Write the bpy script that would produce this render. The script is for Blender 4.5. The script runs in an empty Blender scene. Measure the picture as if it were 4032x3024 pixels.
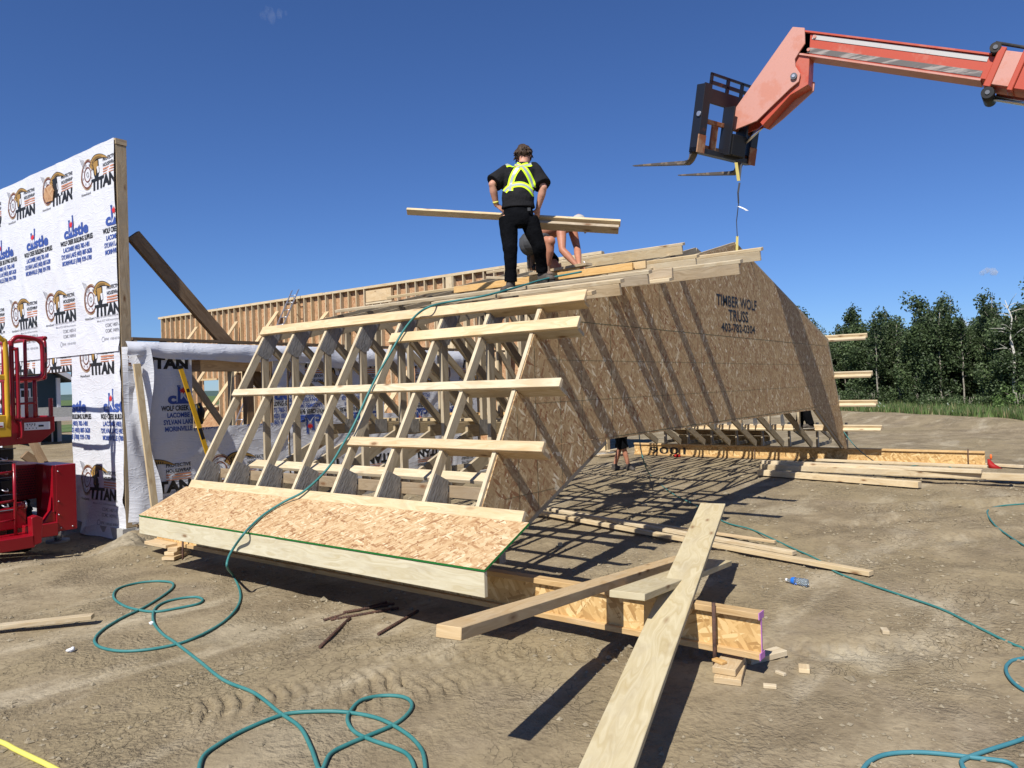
import bpy, bmesh, math, random
import numpy as np
from mathutils import Vector, Matrix, noise

# ------------------------------------------------------------------ camera, sky, sun
S = bpy.context.scene
COL = S.collection
cam_d = bpy.data.cameras.new('camera')
cam = bpy.data.objects.new('camera', cam_d); COL.objects.link(cam)
CL = Vector((-4.7716, -3.9825, 1.7403))
CR = Vector((0.598533, -0.800580, -0.028811)); CU = Vector((0.014740, -0.024953, 0.999580)); CF = Vector((0.800963, 0.598706, 0.003134))
cam.matrix_world = Matrix(((CR.x, CU.x, -CF.x, CL.x), (CR.y, CU.y, -CF.y, CL.y), (CR.z, CU.z, -CF.z, CL.z), (0, 0, 0, 1)))
cam_d.sensor_width = 36; cam_d.lens = 26.358; cam_d.clip_start = .05; cam_d.clip_end = 6000
S.camera = cam
SUN = Vector((-.90, -.17, 1.0)).normalized()
w = bpy.data.worlds.new('World'); S.world = w; w.use_nodes = True
wn = w.node_tree; bg = wn.nodes['Background']
sky = wn.nodes.new('ShaderNodeTexSky'); sky.sky_type = 'NISHITA'; sky.sun_disc = False
sky.sun_elevation = math.asin(SUN.z); sky.sun_rotation = math.atan2(SUN.x, SUN.y)
sky.air_density = 1.0; sky.dust_density = .15; sky.ozone_density = 4.5; sky.altitude = 900
bg.inputs[1].default_value = .060
tint = wn.nodes.new('ShaderNodeMix'); tint.data_type = 'RGBA'; tint.blend_type = 'MULTIPLY'; tint.inputs[0].default_value = 1.0; tint.inputs[7].default_value = (.74, .98, 1.42, 1)   # clear, deep blue prairie sky
wn.links.new(sky.outputs[0], tint.inputs[6]); wn.links.new(tint.outputs[2], bg.inputs[0])
sd = bpy.data.lights.new('sun', 'SUN'); sd.energy = 5.0; sd.angle = math.radians(.53); sd.color = (1, .96, .90)
so = bpy.data.objects.new('sun', sd); COL.objects.link(so)
so.rotation_euler = (-SUN).to_track_quat('-Z', 'Y').to_euler(); so.location = (0, 0, 30)
S.view_settings.view_transform = 'Standard'; S.view_settings.look = 'None'; S.view_settings.exposure = 0.34; S.view_settings.gamma = 1
S.cycles.max_bounces = 5; S.cycles.diffuse_bounces = 3; S.cycles.glossy_bounces = 2; S.cycles.transmission_bounces = 4; S.cycles.transparent_max_bounces = 6
S.cycles.use_adaptive_sampling = True
random.seed(7)
R = random.random
def U(a, b): return a + (b - a) * R()
V = Vector

# ------------------------------------------------------------------ materials
def newmat(name, base=(.5, .5, .5), rough=.8, metal=0., spec=.3):
    m = bpy.data.materials.new(name); m.use_nodes = True
    b = m.node_tree.nodes['Principled BSDF']
    b.inputs['Base Color'].default_value = (*base, 1); b.inputs['Roughness'].default_value = rough
    b.inputs['Metallic'].default_value = metal; b.inputs['Specular IOR Level'].default_value = spec
    return m
class G:
    def __init__(s, m): s.t = m.node_tree; s.b = s.t.nodes['Principled BSDF']
    def n(s, ty, ins=None, **kw):
        x = s.t.nodes.new('ShaderNode' + ty)
        for k, v in kw.items(): setattr(x, k, v)
        for k, v in (ins or {}).items():
            if hasattr(v, 'is_linked') or hasattr(v, 'links'): s.t.links.new(v, x.inputs[k])
            else: x.inputs[k].default_value = v
        return x
    def l(s, a, b): s.t.links.new(a, b)
    def ramp(s, fac, stops, interp='LINEAR'):
        r = s.t.nodes.new('ShaderNodeValToRGB'); r.color_ramp.interpolation = interp
        e = r.color_ramp.elements
        while len(e) < len(stops): e.new(.5)
        for i, (p, c) in enumerate(stops):
            e[i].position = p; e[i].color = (*c, 1) if len(c) == 3 else c
        s.l(fac, r.inputs[0]); return r.outputs[0]
    def mix(s, f, a, b, mode='MIX'):
        x = s.t.nodes.new('ShaderNodeMix'); x.data_type = 'RGBA'; x.blend_type = mode
        for i, v in ((0, f), (6, a), (7, b)):
            if hasattr(v, 'links'): s.l(v, x.inputs[i])
            else: x.inputs[i].default_value = v if i == 0 else (*v, 1)
        return x.outputs[2]
    def math(s, op, a, b=0.):
        x = s.t.nodes.new('ShaderNodeMath'); x.operation = op
        for i, v in ((0, a), (1, b)):
            if hasattr(v, 'links'): s.l(v, x.inputs[i])
            else: x.inputs[i].default_value = v
        return x.outputs[0]
    def uv(s): return s.n('TexCoord').outputs['UV']
    def obj(s): return s.n('TexCoord').outputs['Object']
    def mp(s, v, sc=(1, 1, 1), rot=(0, 0, 0), loc=(0, 0, 0)):
        return s.n('Mapping', {'Vector': v, 'Scale': sc, 'Rotation': rot, 'Location': loc}).outputs[0]
    def noise(s, v, sc, det=3, ro=.5, dist=0.):
        return s.n('TexNoise', {'Vector': v, 'Scale': sc, 'Detail': det, 'Roughness': ro, 'Distortion': dist}).outputs[0]
    def bump(s, h, st, d=.01):
        x = s.n('Bump', {'Height': h, 'Strength': st, 'Distance': d}); s.l(x.outputs[0], s.b.inputs['Normal']); return x

def wood(name, c1, c2, knots=(.16, .07, .025), var=.16, grey=0.):
    m = newmat(name, c1, .75, 0, .25); g = G(m); uv = g.uv()
    sep = g.n('SeparateXYZ', {0: uv})
    bid = g.math('FLOOR', g.math('DIVIDE', sep.outputs[0], 50.))
    wh = g.n('TexWhiteNoise', {'W': bid}, noise_dimensions='1D').outputs[0]
    wh2 = g.n('TexWhiteNoise', {'W': g.math('ADD', bid, 31.7)}, noise_dimensions='1D').outputs[0]
    warp = g.noise(g.mp(uv, (.9, 5, 1)), 1.6, 2)
    d = g.n('VectorMath', {0: g.mp(uv, (1.2, 16, 1))}, operation='ADD')
    cx = g.n('CombineXYZ', {0: 0., 1: g.math('MULTIPLY', warp, 9.)}); g.l(cx.outputs[0], d.inputs[1])
    grain = g.noise(d.outputs[0], 1.5, 5, .6)
    fine = g.noise(g.mp(uv, (6, 260, 1)), 1., 3, .6)
    col = g.ramp(grain, [(.30, c2), (.46, tuple(.55 * a + .45 * b for a, b in zip(c1, c2))), (.58, c1), (.72, tuple(min(1, a * 1.08) for a in c1))])
    vk = g.n('TexVoronoi', {'Vector': g.mp(uv, (2.6, 7., 1)), 'Scale': 1.0, 'Randomness': 1.}, feature='F1')
    kn = g.ramp(vk.outputs['Distance'], [(.07, (1, 1, 1)), (.11, (.5, .5, .5)), (.20, (0, 0, 0))])
    gate = g.math('GREATER_THAN', g.n('SeparateXYZ', {0: vk.outputs['Color']}).outputs[0], .30)
    col = g.mix(g.math('MULTIPLY', g.math('MULTIPLY', kn, gate), .9), col, knots)
    col = g.mix(g.math('MULTIPLY', fine, .22), col, tuple(.72 * a for a in c2))
    # per-board tone
    tone = g.ramp(wh, [(0, (1 - var,) * 3), (1, (1 + var * .5,) * 3)])
    col = g.mix(1., col, tone, 'MULTIPLY')
    warm = g.ramp(wh2, [(0, (1.04, .98, .84)), (.5, (1, 1, 1)), (1, (.97, 1., 1.05))])
    col = g.mix(.8, col, warm, 'MULTIPLY')
    stain = g.noise(g.mp(uv, (1.1, 3., 1)), 2.2, 4, .65)
    col = g.mix(g.math('MULTIPLY', g.ramp(stain, [(.5, (0, 0, 0)), (.75, (1, 1, 1))]), .30 + grey), col, (.30, .25, .19))
    g.l(col, g.b.inputs['Base Color'])
    g.bump(g.math('ADD', grain, g.math('MULTIPLY', fine, .5)), .25, .002)
    return m
def osb(name, stops, s=1., edge=None, bumpy=.35):
    m = newmat(name, stops[0][1], .7, 0, .25); g = G(m); uv = g.uv()
    hs = None; col = None
    for i, (ang, sx, sy) in enumerate([(.10, 7, 26), (1.35, 9, 30), (-.85, 8, 28), (.65, 7, 24), (2.2, 8, 30), (-.3, 6, 30), (1.0, 9, 34)]):
        v = g.mp(uv, (sx * s, sy * s, 1), (0, 0, 0))
        # rotate first, then stretch
        v0 = g.mp(uv, (1, 1, 1), (0, 0, ang), (i * 3.7, i * 1.3, 0)); v = g.mp(v0, (sx * s, sy * s, 1))
        vo = g.n('TexVoronoi', {'Vector': v, 'Scale': 1., 'Randomness': .95}, feature='F1')
        sp = g.n('SeparateXYZ', {0: vo.outputs['Color']})
        c = g.ramp(sp.outputs[0], stops)
        if col is None: col = c; hs = sp.outputs[1]
        else:
            on = g.math('GREATER_THAN', sp.outputs[1], .60)
            col = g.mix(on, col, c); hs = g.n('Mix', {0: on, 2: hs, 3: sp.outputs[1]}).outputs[0]
    fib = g.noise(g.mp(uv, (40, 300, 1), (0, 0, .3)), 1., 3)
    col = g.mix(g.math('MULTIPLY', fib, .3), col, tuple(.62 * a for a in stops[len(stops)//2][1]))
    g.l(col, g.b.inputs['Base Color']); g.bump(hs, bumpy, .004)
    return m
M = {}
M['pine'] = wood('pine', (.62, .515, .345), (.49, .365, .205))
M['pine_warm'] = wood('pine_warm', (.62, .475, .285), (.50, .345, .175))
M['pine_orange'] = wood('pine_orange', (.66, .42, .17), (.54, .30, .09))
M['pine_grey'] = wood('pine_grey', (.50, .405, .28), (.33, .245, .15), grey=.2)
M['pine_truss'] = wood('pine_truss', (.50, .415, .28), (.34, .265, .165), grey=.2)
M['pine_chord'] = wood('pine_chord', (.58, .49, .335), (.42, .335, .21), grey=.12)
M['lumber_tan'] = wood('lumber_tan', (.33, .25, .155), (.24, .17, .10))
M['lumber_dark'] = wood('lumber_dark', (.27, .18, .10), (.17, .105, .055))
M['plank'] = wood('plank', (.62, .555, .385), (.50, .415, .245), knots=(.2, .1, .04))
M['flange'] = wood('flange', (.62, .42, .20), (.46, .28, .11))
M['osb'] = osb('osb', [(0, (.24, .11, .045)), (.14, (.38, .21, .095)), (.38, (.48, .31, .155)), (.7, (.56, .40, .22)), (.92, (.62, .46, .27)), (1, (.72, .58, .38))], s=1.7)
M['osb_web'] = osb('osb_web', [(0, (.36, .20, .07)), (.3, (.55, .34, .13)), (.7, (.66, .44, .19)), (1, (.76, .56, .28))])
M['osb_gable'] = osb('osb_gable', [(0, (.26, .11, .045)), (.10, (.33, .19, .09)), (.4, (.41, .27, .128)), (.75, (.50, .345, .175)), (.92, (.60, .455, .26)), (1, (.82, .70, .48))], s=1.3, bumpy=.6)
M['osb_orange'] = osb('osb_orange', [(0, (.32, .16, .075)), (.3, (.43, .24, .125)), (.7, (.49, .29, .155)), (1, (.55, .38, .22))])
M['green_edge'] = newmat('green_edge', (.015, .22, .04), .6)
M['pink_edge'] = newmat('pink_edge', (.50, .20, .48), .7)
def galv():
    m = newmat('galvanized', (.20, .20, .19), .55, .55, .4); g = G(m); o = g.uv()
    v = g.n('TexWave', {'Vector': o, 'Scale': 22., 'Distortion': .6, 'Detail': 2.}).outputs['Fac'] if False else g.n('TexVoronoi', {'Vector': g.mp(o, (18, 60, 1)), 'Scale': 1.}).outputs['Distance']
    g.l(g.ramp(v, [(.0, (.27, .265, .25)), (.35, (.35, .345, .33)), (.8, (.43, .42, .40))]), g.b.inputs['Base Color']); g.bump(v, .6, .004)
    return m
M['galv'] = galv()
def dirt():
    m = newmat('dirt', (.2, .16, .11), .95, 0, .12); g = G(m); o = g.obj()
    n1 = g.noise(o, .35, 5, .55); n2 = g.noise(o, 2.6, 5, .62); n3 = g.noise(o, 22., 4, .65); n4 = g.noise(g.mp(o, (1, 1, 1), loc=(9, 4, 0)), .9, 4, .6)
    col = g.ramp(n2, [(.3, (.208, .163, .100)), (.5, (.280, .223, .140)), (.7, (.350, .286, .184))])
    col = g.mix(g.ramp(n1, [(.42, (0, 0, 0)), (.62, (1, 1, 1))]), col, (.285, .228, .135))
    col = g.mix(g.math('MULTIPLY', g.ramp(n4, [(.56, (0, 0, 0)), (.7, (1, 1, 1))]), .45), col, (.252, .204, .148))
    mott = g.noise(g.mp(o, (.55, 1.5, 1), (0, 0, .95), (5, 2, 0)), 1.25, 6, .68)
    col = g.mix(g.math('MULTIPLY', g.ramp(mott, [(.50, (0, 0, 0)), (.62, (1, 1, 1))]), .42), col, (.165, .128, .078))
    pale = g.noise(g.mp(o, (.5, 1.6, 1), (0, 0, .95)), .8, 5, .65)
    col = g.mix(g.math('MULTIPLY', g.ramp(pale, [(.54, (0, 0, 0)), (.66, (1, 1, 1))]), .75), col, (.44, .375, .26))
    col = g.mix(g.math('MULTIPLY', g.ramp(n3, [(.35, (1, 1, 1)), (.5, (0, 0, 0))]), .38), col, (.125, .095, .062))
    wv = g.n('VectorMath', {0: o, 1: g.n('VectorMath', {0: g.n('TexNoise', {'Vector': o, 'Scale': 4., 'Detail': 5.}).outputs['Color'], 1: (.42, .42, .42)}, operation='MULTIPLY').outputs[0]}, operation='ADD').outputs[0]
    cr = g.n('TexVoronoi', {'Vector': wv, 'Scale': 9.}, feature='DISTANCE_TO_EDGE').outputs['Distance']
    crk = g.ramp(cr, [(0, (1, 1, 1)), (.022, (0, 0, 0))])
    cm = g.ramp(g.noise(o, .8, 3), [(.5, (0, 0, 0)), (.66, (1, 1, 1))])
    crk = g.math('MULTIPLY', crk, cm)
    col = g.mix(g.math('MULTIPLY', crk, .5), col, (.08, .06, .04))
    cr2 = g.n('TexVoronoi', {'Vector': wv, 'Scale': 21.}, feature='F1')
    loose = g.ramp(g.noise(g.mp(o, (1, 1, 1), loc=(3, 8, 0)), 1.15, 5, .62), [(.44, (.18, .18, .18)), (.60, (1, 1, 1))])
    col = g.mix(g.math('MULTIPLY', loose, .22), col, (.16, .125, .08))
    wob = g.n('VectorMath', {0: o, 1: g.n('VectorMath', {0: g.n('TexNoise', {'Vector': o, 'Scale': 3.5, 'Detail': 4.}).outputs['Color'], 1: (.5, .5, 0.)}, operation='MULTIPLY').outputs[0]}, operation='ADD').outputs[0]
    for (px, py, r_, amt) in ((.78, -2.75, .30, .75), (2.35, -2.9, .34, .35), (1.15, -3.0, .35, .35), (-1.25, 1.55, .45, .3), (-2.2, -.5, .5, .25)):      # sawdust and dried silt
        dd = g.n('VectorMath', {0: g.n('VectorMath', {0: wob, 1: (px + .25, py + .25, -.2)}, operation='SUBTRACT').outputs[0]}, operation='LENGTH').outputs['Value']
        col = g.mix(g.math('MULTIPLY', g.ramp(dd, [(r_ * .25, (1, 1, 1)), (r_, (0, 0, 0))]), amt), col, (.47, .41, .29))
    g.l(col, g.b.inputs['Base Color'])
    h = g.math('ADD', g.math('MULTIPLY', n2, 1.3), g.math('MULTIPLY', g.math('MULTIPLY', n3, loose), .95))
    h = g.math('ADD', h, g.math('MULTIPLY', g.math('MULTIPLY', g.noise(o, 75., 3, .7), loose), .35))
    h = g.math('SUBTRACT', h, g.math('MULTIPLY', crk, .5))
    h = g.math('ADD', h, g.math('MULTIPLY', g.math('MULTIPLY', cr2.outputs['Distance'], loose), -.65))
    g.bump(h, .9, .026)
    return m
M['dirt'] = dirt()
def simple_noise(name, c1, c2, sc, rough=.8, metal=0, bump=.2, spec=.3, lo=.35, hi=.65, dist=.01):
    m = newmat(name, c1, rough, metal, spec); g = G(m); o = g.obj(); n = g.noise(o, sc, 5, .6)
    g.l(g.ramp(n, [(lo, c1), (hi, c2)]), g.b.inputs['Base Color'])
    if bump: g.bump(n, bump, dist)
    return m
M['clod'] = simple_noise('clod', (.20, .165, .108), (.32, .27, .185), 14, .95, bump=.5)
M['concrete'] = simple_noise('concrete', (.30, .29, .27), (.42, .41, .38), 6, .9)
M['meadow'] = simple_noise('meadow', (.055, .10, .022), (.12, .16, .05), .6, .95, bump=0)
def leafm(name, c1, c2):
    if 'leaf' in name: c1 = tuple(1.2 * q for q in c1); c2 = tuple(1.25 * q for q in c2)
    m = newmat(name, c1, .55, 0, .35); g = G(m)
    r = g.n('NewGeometry').outputs['Random Per Island']
    g.l(g.ramp(r, [(0, c1), (.6, c2), (1, tuple(1.5 * a for a in c2))]), g.b.inputs['Base Color'])
    tr = g.n('BsdfTranslucent', {'Color': (*[1.3 * a for a in c2], 1)})
    mx = g.n('MixShader', {0: .3}); g.l(g.b.outputs[0], mx.inputs[1]); g.l(tr.outputs[0], mx.inputs[2])
    out = [n for n in g.t.nodes if n.type == 'OUTPUT_MATERIAL'][0]; g.l(mx.outputs[0], out.inputs[0])
    return m
M['leaf_dark'] = leafm('leaf_dark', (.024, .038, .015), (.052, .076, .030))
M['leaf_mid'] = leafm('leaf_mid', (.034, .054, .020), (.074, .105, .042))
M['leaf_light'] = leafm('leaf_light', (.05, .08, .022), (.10, .155, .045))
M['grass'] = leafm('grass', (.055, .09, .025), (.11, .165, .05))
M['grass_dry'] = leafm('grass_dry', (.16, .15, .07), (.24, .22, .11))
M['bark'] = simple_noise('bark', (.20, .18, .14), (.36, .33, .27), 9, .9)
M['dead_wood'] = simple_noise('dead_wood', (.42, .39, .33), (.60, .57, .50), 9, .9)
M['flower'] = newmat('flower', (.8, .8, .75), .8)
def wrapm():
    m = newmat('housewrap', (.64, .65, .68), .42, 0, .4); g = G(m); o = g.obj()
    n1 = g.noise(g.mp(o, (1.2, 1.2, .7), (.5, .4, 0)), 2.2, 3, .5, .8); n2 = g.noise(o, 9, 3, .55, .5)
    wv = g.n('TexNoise', {'Vector': g.mp(o, (.8, .8, 2.6), (.5, .55, .2)), 'Scale': 2.4, 'Detail': 2., 'Distortion': 1.6}).outputs[0]
    rid = g.math('ABSOLUTE', g.math('SUBTRACT', wv, .5))
    h = g.math('ADD', g.math('MULTIPLY', n1, 1.), g.math('MULTIPLY', n2, .05)); h = g.math('SUBTRACT', h, g.math('MULTIPLY', g.math('MINIMUM', rid, .06), 3.))
    g.bump(h, .26, .05)
    return m
M['wrap'] = wrapm()
for k, c in dict(ink_black=(.018, .017, .016), ink_blue=(.045, .085, .30), ink_gold=(.36, .21, .055), ink_brown=(.16, .055, .03), ink_red=(.60, .03, .03), ink_stripe=(.50, .21, .11), ink_grey=(.27, .27, .29), ink_white=(.64, .65, .68)).items():
    M[k] = newmat(k, c, .5)
def paint(name, c, worn, amt=.5, sc=3., rough=.4, stretch=(1, 1, 1)):
    m = newmat(name, c, rough, 0, .5); g = G(m); o = g.obj()
    n = g.noise(g.mp(o, stretch), sc, 6, .65)
    n2 = g.noise(o, 40, 3)
    col = g.mix(g.ramp(n, [(amt, (0, 0, 0)), (amt + .08, (1, 1, 1))]), c, worn)
    col = g.mix(g.math('MULTIPLY', n2, .25), col, tuple(.6 * a for a in c))
    g.l(col, g.b.inputs['Base Color']); g.bump(n2, .08, .002)
    return m
M['boom_orange'] = paint('boom_orange', (.48, .070, .030), (.50, .13, .08), .5, 2.)
M['boom_faded'] = paint('boom_faded', (.56, .27, .21), (.54, .22, .15), .5, 2.5, .5)
M['steel_strip'] = paint('steel_strip', (.52, .50, .47), (.60, .10, .05), .60, 2.2, .35, (1, 1, 3))
M['steel_dark_strip'] = paint('steel_dark_strip', (.14, .125, .11), (.36, .32, .28), .52, 3., .35, (1, .5, 6))
M['black_paint'] = paint('black_paint', (.012, .013, .018), (.16, .045, .02), .62, 3.5, .4)
M['rusty'] = paint('rusty', (.30, .10, .04), (.42, .24, .13), .48, 5., .7)
M['fork_steel'] = paint('fork_steel', (.10, .085, .07), (.24, .18, .12), .5, 6., .5)
M['chrome'] = newmat('chrome', (.65, .65, .65), .18, 1.)
M['lift_red'] = paint('lift_red', (.27, .004, .012), (.24, .005, .014), .6, 3., .3)
M['lift_yellow'] = paint('lift_yellow', (.62, .36, .02), (.55, .30, .02), .6, 3., .35)
M['black'] = newmat('black', (.012, .012, .013), .5)
M['rubber'] = simple_noise('rubber', (.02, .02, .02), (.05, .045, .04), 12, .8)
M['white'] = newmat('white', (.75, .75, .75), .5)
M['grey_plastic'] = newmat('grey_plastic', (.12, .13, .15), .5)
M['hose'] = simple_noise('hose', (.030, .165, .160), (.055, .20, .185), 5, .5, bump=.15, dist=.002)
M['hose_blue'] = simple_noise('hose_blue', (.040, .18, .215), (.065, .21, .24), 5, .5, bump=.15, dist=.002)
M['hose_yellow'] = newmat('hose_yellow', (.68, .62, .12), .5)
M['level_yellow'] = newmat('level_yellow', (.52, .29, .012), .4, 0, .5)
M['alu'] = newmat('alu', (.55, .56, .58), .38, .8)
M['rebar'] = simple_noise('rebar', (.05, .032, .026), (.12, .06, .04), 30, .8)
M['skin'] = simple_noise('skin', (.50, .25, .17), (.56, .30, .20), 9, .5, bump=.05)
M['skin_tan'] = simple_noise('skin_tan', (.40, .17, .10), (.46, .21, .13), 9, .5, bump=.05)
M['hair'] = simple_noise('hair', (.028, .017, .010), (.075, .045, .026), 40, .6, bump=.8)
M['shirt'] = simple_noise('shirt', (.013, .013, .014), (.021, .021, .023), 5, 1., bump=.9, dist=.04, spec=.08)
M['jeans'] = simple_noise('jeans', (.003, .0032, .004), (.006, .0065, .008), 6, 1., bump=.9, dist=.04, spec=.06)
M['shorts_grey'] = simple_noise('shorts_grey', (.045, .047, .05), (.07, .072, .076), 6, .9, bump=.5, dist=.02)
M['boot'] = simple_noise('boot', (.05, .042, .036), (.10, .085, .07), 14, .8)
M['boot_brown'] = simple_noise('boot_brown', (.12, .08, .055), (.20, .14, .10), 14, .8)
M['sole'] = newmat('sole', (.30, .27, .22), .8)
M['hivis'] = newmat('hivis', (.62, .95, .02), .6)
M['reflect'] = newmat('reflect', (.42, .45, .45), .35, .3)
M['cap'] = newmat('cap', (.42, .40, .36), .8)
M['siding'] = newmat('siding', (.035, .062, .075), .7)
M['shingle'] = simple_noise('shingle', (.13, .13, .125), (.20, .20, .19), 12, .9)
M['strap'] = newmat('strap', (.60, .50, .16), .7)
M['strap_dark'] = newmat('strap_dark', (.055, .06, .07), .7)
M['red_tarp'] = newmat('red_tarp', (.32, .012, .010), .6)
M['orange_plastic'] = newmat('orange_plastic', (.85, .16, .03), .5)
def glassy():
    m = newmat('bottle_plastic', (.55, .68, .82), .08); m.node_tree.nodes['Principled BSDF'].inputs['Transmission Weight'].default_value = .85
    m.node_tree.nodes['Principled BSDF'].inputs['IOR'].default_value = 1.25
    return m
M['bottle'] = glassy()
M['label_blue'] = newmat('label_blue', (.02, .16, .62), .4)
M['hill'] = simple_noise('hill', (.05, .085, .075), (.07, .11, .09), .02, 1., bump=0)

# ------------------------------------------------------------------ mesh helpers
BID = [0]
class MB:
    """collects shapes with uv's into one mesh"""
    def __init__(s): s.v = []; s.f = []; s.uv = []; s.mi = []; s.sm = []; s.mats = []
    def m(s, mat):
        if isinstance(mat, str): mat = M[mat]
        if mat not in s.mats: s.mats.append(mat)
        return s.mats.index(mat)
    def face(s, idx, uvs, mi, sm=False): s.f.append(idx); s.uv.append(uvs); s.mi.append(mi); s.sm.append(sm)
    def board(s, a, b, wv, tv, mat='pine', ends=None):
        """bar from a to b; wv, tv = half-extent vectors across"""
        a = V(a); b = V(b); wv = V(wv); tv = V(tv); mi = s.m(mat); me = s.m(ends) if ends else mi
        BID[0] += 1; u0 = BID[0] * 50. + U(5, 40); Ln = (b - a).length; W = 2 * wv.length; T = 2 * tv.length
        i = len(s.v)
        for p in (a, b):
            for sw, st in ((-1, -1), (1, -1), (1, 1), (-1, 1)): s.v.append(p + wv * sw + tv * st)
        v0 = U(0, 30)
        off = [v0, v0 + W, v0 + W + T, v0 + 2 * W + T, v0 + 2 * W + 2 * T]
        flip = (b - a).cross(wv).dot(tv) > 0
        for k in range(4):
            k2 = (k + 1) % 4
            q = [i + k, i + k2, i + 4 + k2, i + 4 + k]; uvq = [(u0, off[k]), (u0, off[k + 1]), (u0 + Ln, off[k + 1]), (u0 + Ln, off[k])]
            if not flip: q.reverse(); uvq.reverse()
            s.face(q, uvq, mi)
        for e, base in ((0, i), (1, i + 4)):
            q = [base, base + 1, base + 2, base + 3]; uvq = [(u0, v0), (u0 + W * .05, v0), (u0 + W * .05, v0 + T), (u0, v0 + T)]
            uvq = [(u0 + 20, v0), (u0 + 20 + W, v0), (u0 + 20 + W, v0 + T), (u0 + 20, v0 + T)]
            if (e == 0) == flip: q.reverse(); uvq.reverse()
            s.face(q, uvq, me)
        return s
    def box(s, lo, hi, mat, ax=0):
        lo = V(lo); hi = V(hi); c = (lo + hi) / 2; d = (hi - lo) / 2
        a = c.copy(); b = c.copy(); a[ax] = lo[ax]; b[ax] = hi[ax]
        o = [k for k in range(3) if k != ax]
        w = V((0, 0, 0)); t = V((0, 0, 0)); w[o[0]] = d[o[0]]; t[o[1]] = d[o[1]]
        return s.board(a, b, w, t, mat)
    def prism(s, pts, off, mat, rim=None, uvax=None, uvs=1.):
        """polygon pts (planar, any order) extruded by vector off"""
        pts = [V(p) for p in pts]; off = V(off); n = len(pts); i = len(s.v); mi = s.m(mat); mr = s.m(rim) if rim else mi
        nr = V((0, 0, 0))
        for k in range(n): nr += pts[k].cross(pts[(k + 1) % n])
        if nr.dot(off) > 0: pts.reverse()
        s.v += pts + [p + off for p in pts]
        if uvax is None:
            ex = (pts[1] - pts[0]).normalized(); ey = off.normalized().cross(ex)
        else: ex, ey = V(uvax[0]), V(uvax[1])
        BID[0] += 1; u0 = BID[0] * 50. + U(5, 40)
        uv = [(u0 + p.dot(ex) * uvs, p.dot(ey) * uvs) for p in pts]
        s.face(list(range(i, i + n)), uv, mi); s.face([i + n + k for k in reversed(range(n))], uv[::-1], mi)
        for k in range(n):
            k2 = (k + 1) % n; ln = (pts[k] - pts[k2]).length; t = off.length
            s.face([i + k2, i + k, i + n + k, i + n + k2], [(u0, 0), (u0 + ln, 0), (u0 + ln, t), (u0, t)], mr)
        return s
    def tube(s, path, r, mat, seg=10, cap=True, flat=None):
        """round tube; r = number or list; flat=(vector) squashes"""
        path = [V(p) for p in path]; n = len(path); rr = r if isinstance(r, (list, tuple)) else [r] * n
        mi = s.m(mat); i = len(s.v); prev = None; dist = 0; BID[0] += 1
        for k, p in enumerate(path):
            d = (path[min(k + 1, n - 1)] - path[max(k - 1, 0)])
            if d.length < 1e-9: d = V((0, 0, 1))
            d.normalize()
            if prev is None:
                x = d.cross(V((0, 0, 1)));
                if x.length < .1: x = d.cross(V((0, 1, 0)))
            else: x = prev - d * prev.dot(d)
            x.normalize(); y = d.cross(x); prev = x
            ra = rr[k]; rx, ry = ra if isinstance(ra, tuple) else (ra, ra)
            for j in range(seg):
                t = 2 * math.pi * j / seg; s.v.append(p + x * math.cos(t) * rx + y * math.sin(t) * ry)
        for k in range(n - 1):
            ln = (path[k + 1] - path[k]).length
            for j in range(seg):
                j2 = (j + 1) % seg
                s.face([i + k * seg + j, i + k * seg + j2, i + (k + 1) * seg + j2, i + (k + 1) * seg + j],
                       [(dist, j * .05), (dist, j * .05 + .05), (dist + ln, j * .05 + .05), (dist + ln, j * .05)], mi, True)
            dist += ln
        if cap:
            s.face([i + j for j in reversed(range(seg))], [(0, 0)] * seg, mi)
            s.face([i + (n - 1) * seg + j for j in range(seg)], [(0, 0)] * seg, mi)
        return s
    def loft(s, rings, mat, seg=20, cap=True):
        """rings of (centre, half vector a, half vector b)"""
        mi = s.m(mat); i = len(s.v); n = len(rings)
        for c, a, b in rings:
            c, a, b = V(c), V(a), V(b)
            for j in range(seg):
                t = 2 * math.pi * j / seg; s.v.append(c + a * math.cos(t) + b * math.sin(t))
        for k in range(n - 1):
            for j in range(seg):
                j2 = (j + 1) % seg
                s.face([i + k * seg + j, i + k * seg + j2, i + (k + 1) * seg + j2, i + (k + 1) * seg + j], [(j, k), (j + 1, k), (j + 1, k + 1), (j, k + 1)], mi, True)
        if cap:
            s.face([i + j for j in reversed(range(seg))], [(0, 0)] * seg, mi); s.face([i + (n - 1) * seg + j for j in range(seg)], [(0, 0)] * seg, mi)
        return s
    def ball(s, c, r, mat, seg=14, rings=9, jit=0.):
        c = V(c); r = V(r) if not isinstance(r, (int, float)) else V((r, r, r))
        mi = s.m(mat); i = len(s.v)
        for k in range(rings + 1):
            ph = math.pi * k / rings
            for j in range(seg):
                t = 2 * math.pi * j / seg
                d = V((math.sin(ph) * math.cos(t), math.sin(ph) * math.sin(t), math.cos(ph)))
                q = 1 + jit * noise.noise(d * 2.5 + c * 7)
                s.v.append(c + V((d.x * r.x, d.y * r.y, d.z * r.z)) * q)
        for k in range(rings):
            for j in range(seg):
                j2 = (j + 1) % seg
                s.face([i + k * seg + j, i + (k + 1) * seg + j, i + (k + 1) * seg + j2, i + k * seg + j2], [(0, 0)] * 4, mi, True)
        return s
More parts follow.
